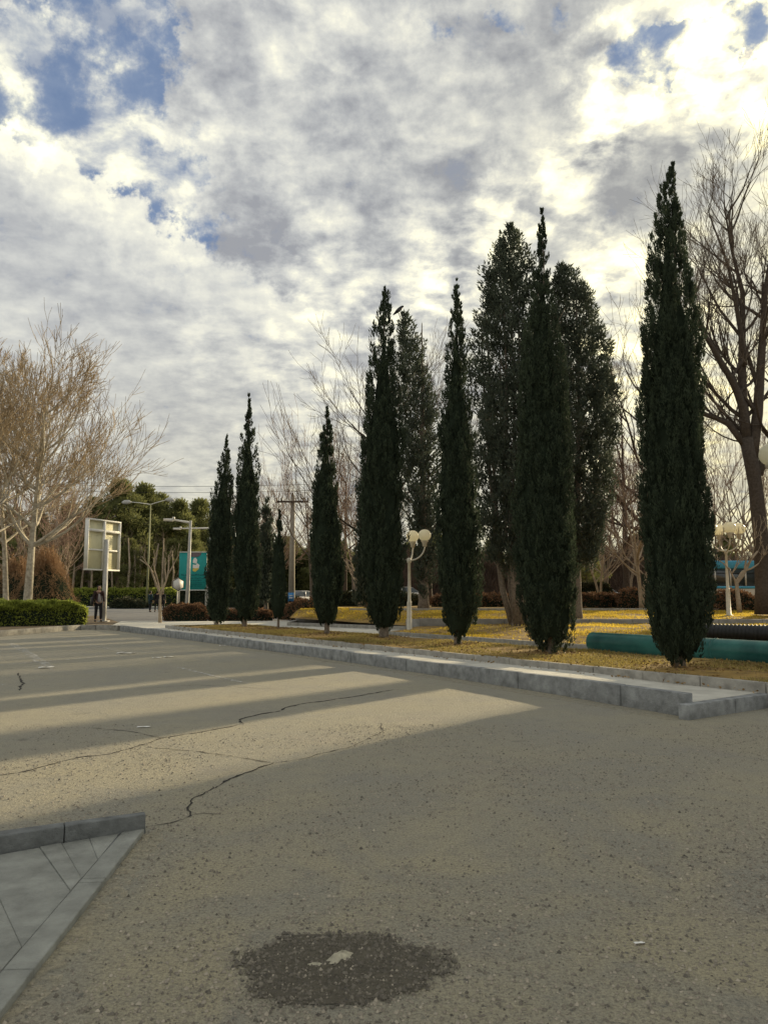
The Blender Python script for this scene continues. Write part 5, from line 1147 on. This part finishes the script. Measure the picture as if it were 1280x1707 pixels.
# utility pole
def util_pole(px, y, ptop, label, zb=.3, arms=True, blue=False):
    b = X(px, y); T = V(px, ptop, y); root = empty('utility_pole', (b[0], y, zb), label=label, cat='utility pole', group='concrete utility poles'); H = T[2]-zb
    mb = MB(); mb.box((0, 0, H/2), (.40, .34, H), taper=.55); mb.build('pole', M_CONC, root)
    mb = MB(); mb.box((0, -.16, H-.42), (2.1, .10, .12)); mb.build('crossarm', M_BARKD, root)
    for x in (-1.0, -.7, .7, 1.0):
        mb = MB(); mb.lathe((x, -.16, H-.36), [(.03, 0), (.07, .03), (.05, .08), (.07, .12), (.03, .2), (.005, .21)], 8); mb.build('insulator', M_BLACK, root)
    mb = MB(); mb.lathe((0, 0, H), [(.04, 0), (.08, .03), (.05, .09), (.08, .14), (.005, .2)], 8); mb.build('insulator', M_BLACK, root)
    if blue:
        mb = MB(); mb.box((0, -.235, 1.05), (.36, .02, .55)); mb.build('notice', mat('blue_notice', (.08, .28, .62), .5, .1), root)
        mb = MB(); mb.box((0, -.25, 1.0), (.24, .008, .07)); mb.box((0, -.25, 1.13), (.24, .008, .05)); mb.build('notice_print', M_WHITE, root)
    return root, (b[0], y, zb+H)
_, _ = util_pole(486, 49, 826, 'concrete utility pole with dark crossarm between the smallest and the pointed cypress', blue=True)
_, pa = util_pole(90, 92, 805, 'far utility pole hidden behind the plane tree crown')
_, pb = util_pole(625, 92, 800, 'far utility pole hidden behind the ragged cypress')
root = empty('power_line', pa, label='pair of thin power lines crossing low across the sky above the wood', cat='cable')
for oz_, oy in ((-.2, -.16), (-.95, -.16)):
    pts = []
    for i in range(17):
        t = i/16; pts.append(((pb[0]-pa[0])*t, oy, (pb[2]-pa[2])*t+oz_-.7*4*t*(1-t)*.6))
    mb = MB(); mb.tube(pts, .022, 5); mb.build('cable', M_BLACK, root)

# ------------------------------------------------------------------ bus, car
def bus():
    y = 53.; A, B = V(1105, 1010, y), V(1254, 948, y); L = B[0]-A[0]; H = 3.0; zb = .70; root = empty('bus', ((A[0]+B[0])/2, y, zb), label='parked bus with blue roof band behind the domed shrub at right', cat='bus')
    M_W = mat('bus_cream', (.52, .52, .48), .4, .05); M_B = mat('bus_blue', (.05, .30, .48), .4, .15); M_G = mat('dark_glass', (.035, .045, .05), .12, .1, spec=.6)
    mb = MB(); mb.box((0, 0, .85), (L, 2.4, 1.05)); mb.build('lower_body', M_W, root, bevel=.05)
    mb = MB(); mb.box((0, 0, 1.95), (L-.06, 2.34, 1.16)); mb.build('window_band', M_G, root)
    mb = MB(); mb.box((0, 0, H-.20), (L, 2.44, .55)); mb.build('roof', M_B, root, bevel=.1)
    mb = MB(); mb.box((0, -1.215, 1.28), (L-.1, .03, .16)); mb.build('stripe', M_B, root)
    n = 6
    for i in range(n+1):
        mb = MB(); mb.box((-L/2+.06+(L-.12)*i/n, -1.18, 1.95), (.10, .06, 1.16)); mb.build('pillar', M_W if i < n else M_BLACK, root)
    for i in range(n):
        mb = MB(); mb.box((-L/2+(L)*(i+.5)/n, -1.175, 2.25), (L/n-.14, .04, .03)); mb.build('sash_bar', M_BLACK, root)
    mb = MB(); mb.box((L/2+.012, 0, 1.6), (.03, 2.2, 1.9)); mb.build('rear_panel', M_BLACK, root)
    for x in (-L*.32, L*.30):
        for s in (-1, 1):
            mb = MB(); mb.tube([(x, s*1.22-.13, .46), (x, s*1.22-.11, .46), (x, s*1.22+.11, .46), (x, s*1.22+.13, .46)], [.40, .46, .46, .40], 20); w_ = mb.build('wheel', M_BLACK, root)
            mb = MB(); mb.tube([(x, s*1.22-.14, .46), (x, s*1.22+.14, .46)], [.22, .22], 14); mb.build('rim', M_POLE, w_)
bus()
def car(px, y, zb, label, m, rz=.5):
    b = X(px, y); root = empty('parked_car', (b[0], y, zb), rz, label=label, cat='car', group='cars parked beyond the lawns')
    def side(prof, w, name, mm, w2=None):
        n = len(prof); mb = MB(); w2 = w2 or [w]*n; vs = [(x, -q/2, z) for (x, z), q in zip(prof, w2)]+[(x, q/2, z) for (x, z), q in zip(prof, w2)]
        mb.add(vs, [(i, i+n, (i+1) % n+n, (i+1) % n) for i in range(n)]); mb.f.append(np.array([list(range(n))])); mb.f.append(np.array([[n+i for i in reversed(range(n))]])); return mb.build(name, mm, root, bevel=.04)
    side([(-2.1, .35), (2.1, .35), (2.12, .70), (1.9, .86), (1.0, .95), (-1.75, .98), (-2.1, .85)], 1.65, 'body', m)
    cb2 = side([(-1.7, .975), (1.0, .95), (.35, 1.38), (-.2, 1.45), (-1.0, 1.43)], 1.4, 'cabin', mat('dark_glass', (.035, .045, .05)), [1.58, 1.58, 1.2, 1.2, 1.2])
    side([(.40, 1.385), (-.2, 1.46), (-1.05, 1.44), (-1.0, 1.40), (-.2, 1.425), (.36, 1.36)], 1.24, 'roof', m)
    for x in (-1.3, 1.3):
        for s in (-1, 1):
            mb = MB(); mb.tube([(x, s*.76-.09, .31), (x, s*.76+.09, .31)], .31, 18); w_ = mb.build('wheel', M_BLACK, root)
            mb = MB(); mb.tube([(x, s*.76-.10, .31), (x, s*.76+.10, .31)], .17, 12); mb.build('rim', M_POLE, w_)
    for s in (-1, 1):
        mb = MB(); mb.box((2.11, s*.6, .68), (.06, .32, .14)); mb.build('headlight', M_WHITE, root); mb = MB(); mb.box((-2.08, s*.62, .74), (.06, .26, .16)); mb.build('tail_light', mat('red_plastic', (.3, .02, .02), .4), root)
        for x in (-.4, .35):
            mb = MB(); mb.box((x-.25, s*.72, 1.18), (.05, .12, .4), taper=.8); mb.build('door_pillar', m, root)
    return root
car(506, 66, .35, 'white parked car seen between the pole and the pointed cypress', mat('car_white', (.72, .72, .70), .3, .03), 1.0)
car(612, 72, .72, 'silver parked car low behind the ragged cypress', mat('car_silver', (.55, .56, .57), .3, .03), .2)
car(680, 70, .72, 'pale parked car glimpsed beside the globe lamp post', mat('car_pale', (.62, .62, .60), .3, .03), .1)
car(1005, 66, .72, 'silver parked car behind the dark box-cut hedge', mat('car_silver', (.55, .56, .57)), .1)
# white stone block at end of raised lawn
blk = MB(); q = V(514, 1030, 35.5); blk.poly([(q[0]-.55, 35.2), (q[0]+.6, 35.2), (q[0]+.6, 36.0), (q[0]-.55, 36.0)], .2, .74); tag(blk.build('stone_block', M_WALL, bevel=.03), 'pale concrete block at the corner of the raised lawn left of the pointed cypress', 'block')

# ------------------------------------------------------------------ people
def skin_chain(name, pts, edges, rad, m, parent, sub=1, root_i=0):
    me = bpy.data.meshes.new(name); me.from_pydata(pts, edges, []); o = bpy.data.objects.new(name, me); COL.objects.link(o); o.parent = parent; me.materials.append(m)
    sk = o.modifiers.new('skin', 'SKIN'); sk.use_smooth_shade = True
    for i, r in enumerate(rad):
        sv = me.skin_vertices[0].data[i]; sv.radius = (r, r) if not isinstance(r, tuple) else r; sv.use_root = (i == root_i)
    if sub: ss = o.modifiers.new('sub', 'SUBSURF'); ss.levels = sub; ss.render_levels = sub
    return o
M_SKIN = mat('skin', (.42, .26, .18), .6, .08); M_HAIR = mat('black_hair', (.015, .012, .010), .6, .2)
def person(px, y, z, rz, label, mj, mt, shirt=None, coat=False, stride=.0, bag=False, H=1.72, group=None, name='person'):
    x = X(px, y)[0]; root = empty(name, (x, y, z), rz, label=label, cat='person', group=group); s = H/1.72
    def S3(l): return [(a*s, b*s, c*s) for a, b, c in l]
    k = stride
    body = S3([(0, 0, .95), (0, .0, 1.10), (0, .01, 1.28), (0, .0, 1.42), (0, -.005, 1.50), (0, -.01, 1.56),
        (.09, 0, .90), (.11, -.02-k, .50), (.12, .02-k*1.4, .09), (.13, -.11-k*1.4, .035), (-.09, 0, .90), (-.10, -.02+k*.6, .50), (-.11, .03+k*1.2, .09), (-.12, -.10+k*1.2, .035),
        (.17, 0, 1.42), (.215, .02, 1.20), (.235, -.03, .95), (.24, -.05, .86), (-.17, 0, 1.42), (-.215, .02, 1.20), (-.235, -.04, .96), (-.24, -.06, .87)])
    ed = [(0, 1), (1, 2), (2, 3), (3, 4), (4, 5), (0, 6), (6, 7), (7, 8), (8, 9), (0, 10), (10, 11), (11, 12), (12, 13), (3, 14), (14, 15), (15, 16), (16, 17), (3, 18), (18, 19), (19, 20), (20, 21)]
    ra = [(.15, .10), (.13, .095), (.15, .10), (.13, .085), .05, .05, .085, .065, .045, .035, .085, .065, .045, .035, .06, .048, .036, .03, .06, .048, .036, .03]
    skin_chain('body', body, ed, ra, M_SKIN, root)
    skin_chain('trousers', S3([(0, 0, .97), (.09, 0, .88), (.11, -.02-k, .50), (.12, .02-k*1.4, .10), (-.09, 0, .88), (-.10, -.02+k*.6, .50), (-.11, .03+k*1.2, .10)]), [(0, 1), (1, 2), (2, 3), (0, 4), (4, 5), (5, 6)], [(.165, .115), .10, .078, .062, .10, .078, .062], mt, root)
    jp = [(0, 0, .91 if not coat else .62), (0, 0, 1.15), (0, .01, 1.30), (0, .0, 1.46), (.18, 0, 1.44), (.22, .02, 1.20), (.24, -.03, .93), (-.18, 0, 1.43), (-.22, .02, 1.20), (-.24, -.04, .94)]
    jr = [(.18, .14) if not coat else (.24, .17), (.155, .115), (.17, .12), (.14, .10), .075, .062, .05, .075, .062, .05]
    skin_chain('jacket' if not coat else 'coat', S3(jp), [(0, 1), (1, 2), (2, 3), (3, 4), (4, 5), (5, 6), (3, 7), (7, 8), (8, 9)], jr, mj, root, root_i=1)
    if shirt: skin_chain('shirt', S3([(0.02, -.075, .90), (.01, -.08, 1.15), (0, -.07, 1.36)]), [(0, 1), (1, 2)], [(.11, .09), (.095, .07), (.05, .05)], shirt, root)
    mb = MB(); prof = [(.002, 1.505), (.035, 1.51), (.055, 1.53), (.068, 1.57), (.076, 1.62), (.075, 1.66), (.06, 1.70), (.03, 1.717), (.002, 1.72)]
    mb.lathe((0, -.01*s, 0), [(r*s, z_*s) for r, z_ in prof], 14, 1, 1.2); mb.add([(p[0]*s, p[1]*s, p[2]*s) for p in [(-.012, -.095, 1.605), (.012, -.095, 1.605), (0, -.125, 1.59), (0, -.095, 1.64)]], [(0, 1, 2, 2), (1, 3, 2, 2), (3, 0, 2, 2)][:0] or np.zeros((0, 3), int)); mb.f[-1] = np.array([(mb.nv-4, mb.nv-3, mb.nv-2), (mb.nv-3, mb.nv-1, mb.nv-2), (mb.nv-1, mb.nv-4, mb.nv-2)])
    for sx in (-1, 1): mb.box((sx*.078*s, 0, 1.615*s), (.014*s, .03*s, .055*s))
    hd = mb.build('head', M_SKIN, root, smooth=True)
    mb = MB()
    for sx in (-1, 1): mb.box((sx*.03*s, -.094*s, 1.63*s), (.022*s, .01*s, .01*s))
    mb.box((0, -.096*s, 1.565*s), (.04*s, .008*s, .008*s)); mb.build('face_features', M_HAIR, hd)
    mb = MB(); mb.lathe((0, .022*s, 0), [(.086*s, 1.53*s), (.094*s, 1.58*s), (.096*s, 1.665*s), (.085*s, 1.71*s), (.05*s, 1.745*s), (.002, 1.755*s)], 14, 1, 1.12); mb.build('hair', M_HAIR, hd, smooth=True)
    for sx, wr in ((1, body[17]), (-1, body[21])):
        pts = [(wr[0], wr[1], wr[2]), (wr[0], wr[1]-.01, wr[2]-.06)]; e2 = [(0, 1)]; rr_ = [.028, .034]
        for j, (L, oy) in enumerate(((.085, -.028), (.095, -.010), (.088, .010), (.070, .028))):
            n = len(pts); pts += [(wr[0], wr[1]-.01+oy, wr[2]-.08), (wr[0]-sx*.006, wr[1]-.012+oy, wr[2]-.08-L*.5), (wr[0]-sx*.022, wr[1]-.012+oy, wr[2]-.08-L*.95)]; e2 += [(1, n), (n, n+1), (n+1, n+2)]; rr_ += [.010, .009, .008]
        n = len(pts); pts += [(wr[0]-sx*.01, wr[1]-.045, wr[2]-.06), (wr[0]-sx*.018, wr[1]-.06, wr[2]-.10)]; e2 += [(0, n), (n, n+1)]; rr_ += [.012, .009]
        skin_chain('hand', pts, e2, rr_, M_SKIN, root, sub=0)
    for sx, f_ in ((1, body[9]), (-1, body[13])):
        mb = MB(); mb.tube([(f_[0], f_[1]+.17, .045), (f_[0], f_[1]+.10, .05), (f_[0], f_[1]+.02, .05), (f_[0], f_[1]-.04, .04)], [.035, .05, .045, .03], 10); mb.build('shoe', M_BLACK, root, smooth=True)
    if bag:
        mb = MB(); mb.box((-.30*s, .0, 1.0*s), (.12, .34, .36)); bg_ = mb.build('bag', M_BLACK, root, bevel=.05)
        mb = MB(); mb.tube([(-.27*s, .12, 1.15*s), (-.20*s, .06, 1.50*s), (-.12*s, -.02, 1.51*s), (-.25*s, -.12, 1.15*s)], .014, 6); mb.build('strap', M_BLACK, bg_)
    return root
person(165, 37.3, .215, .5, 'person in dark open jacket and grey shirt with black bag, below the sign board', mat('dark_brown_jacket', (.045, .022, .02), .8, .3), mat('black_trousers', (.018, .018, .02), .8, .3), shirt=mat('grey_shirt', (.28, .26, .26), .8), stride=.05, bag=True)
person(251, 64, .07, 2.6, 'person in a dark teal coat standing on the road left of the pollarded tree', mat('dark_teal_coat', (.02, .05, .06), .8, .3), MATS['black_trousers'], coat=True, stride=.06, group='people in dark coats on the road')
person(262.5, 63.5, .07, -2.6, 'person in a black coat just left of the pollarded tree trunk', mat('black_coat', (.014, .014, .016), .8, .3), MATS['black_trousers'], coat=True, stride=.08, group='people in dark coats on the road')
person(271.5, 64.5, .07, 2.9, 'person in a black coat just right of the pollarded tree trunk', MATS['black_coat'], MATS['black_trousers'], coat=True, group='people in dark coats on the road')
# crow on the tip of the pale grey cypress
c = V(664, 517, 35.0); root = empty('crow', (c[0], 35.0, c[2]-.10), label='dark crow perched beside the tip of the pale grey cypress', cat='bird')
M_CROW = mat('crow_feathers', (.03, .03, .034), .5, .3)
skin_chain('body', [(0, 0, .10), (.09, 0, .18), (.15, 0, .25), (.21, 0, .29), (.27, 0, .285), (-.10, 0, .0), (-.26, 0, -.14)], [(0, 1), (1, 2), (2, 3), (3, 4), (0, 5), (5, 6)], [.10, .105, .07, .06, .012, .075, (.05, .02)], M_CROW, root)
for s in (-1, 1):
    mb = MB(); mb.tube([(.0, s*.03, .02), (.01, s*.03, -.07), (.06, s*.03, -.08)], .010, 5); mb.build('leg', M_BLACK, root)
    mb = MB(); mb.add([(.10, s*.09, .22), (.12, s*.10, .12), (-.12, s*.11, -.02), (-.24, s*.05, -.13), (-.08, s*.09, .10)], [(0, 1, 2, 4), (4, 2, 3, 3)][:1]); mb.f.append(np.array([(4, 2, 3)])); o = mb.build('wing', M_CROW, root); sm = o.modifiers.new('t', 'SOLIDIFY'); sm.thickness = .012
# thin dead tip the crow sits on
q = V(672, 528, 35.0)
mb = MB(); mb.tube([(q[0], 35, q[2]-1.0), (q[0]-.03, 35, q[2]-.3), (c[0]+.02, 35, c[2]-.19)], [.03, .02, .012], 6)
for o in bpy.data.objects:
    if o.get('label', '').startswith('pale grey cypress with thick'):
        t_ = mb.build('dead_tip', M_BARK, o); t_.matrix_parent_inverse = Matrix.Translation(-o.location)

# ------------------------------------------------------------------ unseen long building, added beyond the right edge to shade the near lot
def block():
    sd2 = np.array((math.sin(SUN_AZ), math.cos(SUN_AZ))); pr = np.array((sd2[1], -sd2[0]))
    A = np.array((4.75, 13.3))+sd2*24; L = 46; Dp = 12; H = 9.6; ang = math.atan2(pr[1], pr[0]); root = empty('shade_building', (float(A[0]), float(A[1]), 0), ang, label='unseen long building added beyond the right edge to shade the near lot', cat='building')
    M_BR = mat('buff_brick', (.34, .26, .17), .9, .15, 3, .3, 30); M_G = mat('dark_glass', (.035, .045, .05))
    mb = MB(); mb.box((L/2, Dp/2, H/2), (L, Dp, H)); mb.build('wall', M_BR, root); mb = MB(); mb.box((L/2, Dp/2, H+.2), (L+.8, Dp+.8, .4)); mb.build('roof', M_WALL, root)
    wm = None
    for fl in range(3):
        for k in range(12):
            if wm is None:
                mb = MB(); mb.box((0, -.03, 0), (1.8, .06, 1.6)); f_ = mb.build('window', M_WHITE, root); mb = MB(); mb.box((-.42, -.065, 0), (.8, .012, 1.45)); mb.box((.42, -.065, 0), (.8, .012, 1.45)); mb.build('pane', M_G, f_); wm = f_; f_.location = (3+k*3.6, 0, 1.9+fl*3.1)
            else: c2_ = copy_tree(wm, root); c2_.location = (3+k*3.6, 0, 1.9+fl*3.1)
block()
print('TRIS', sum(len(m.polygons) for m in bpy.data.meshes))
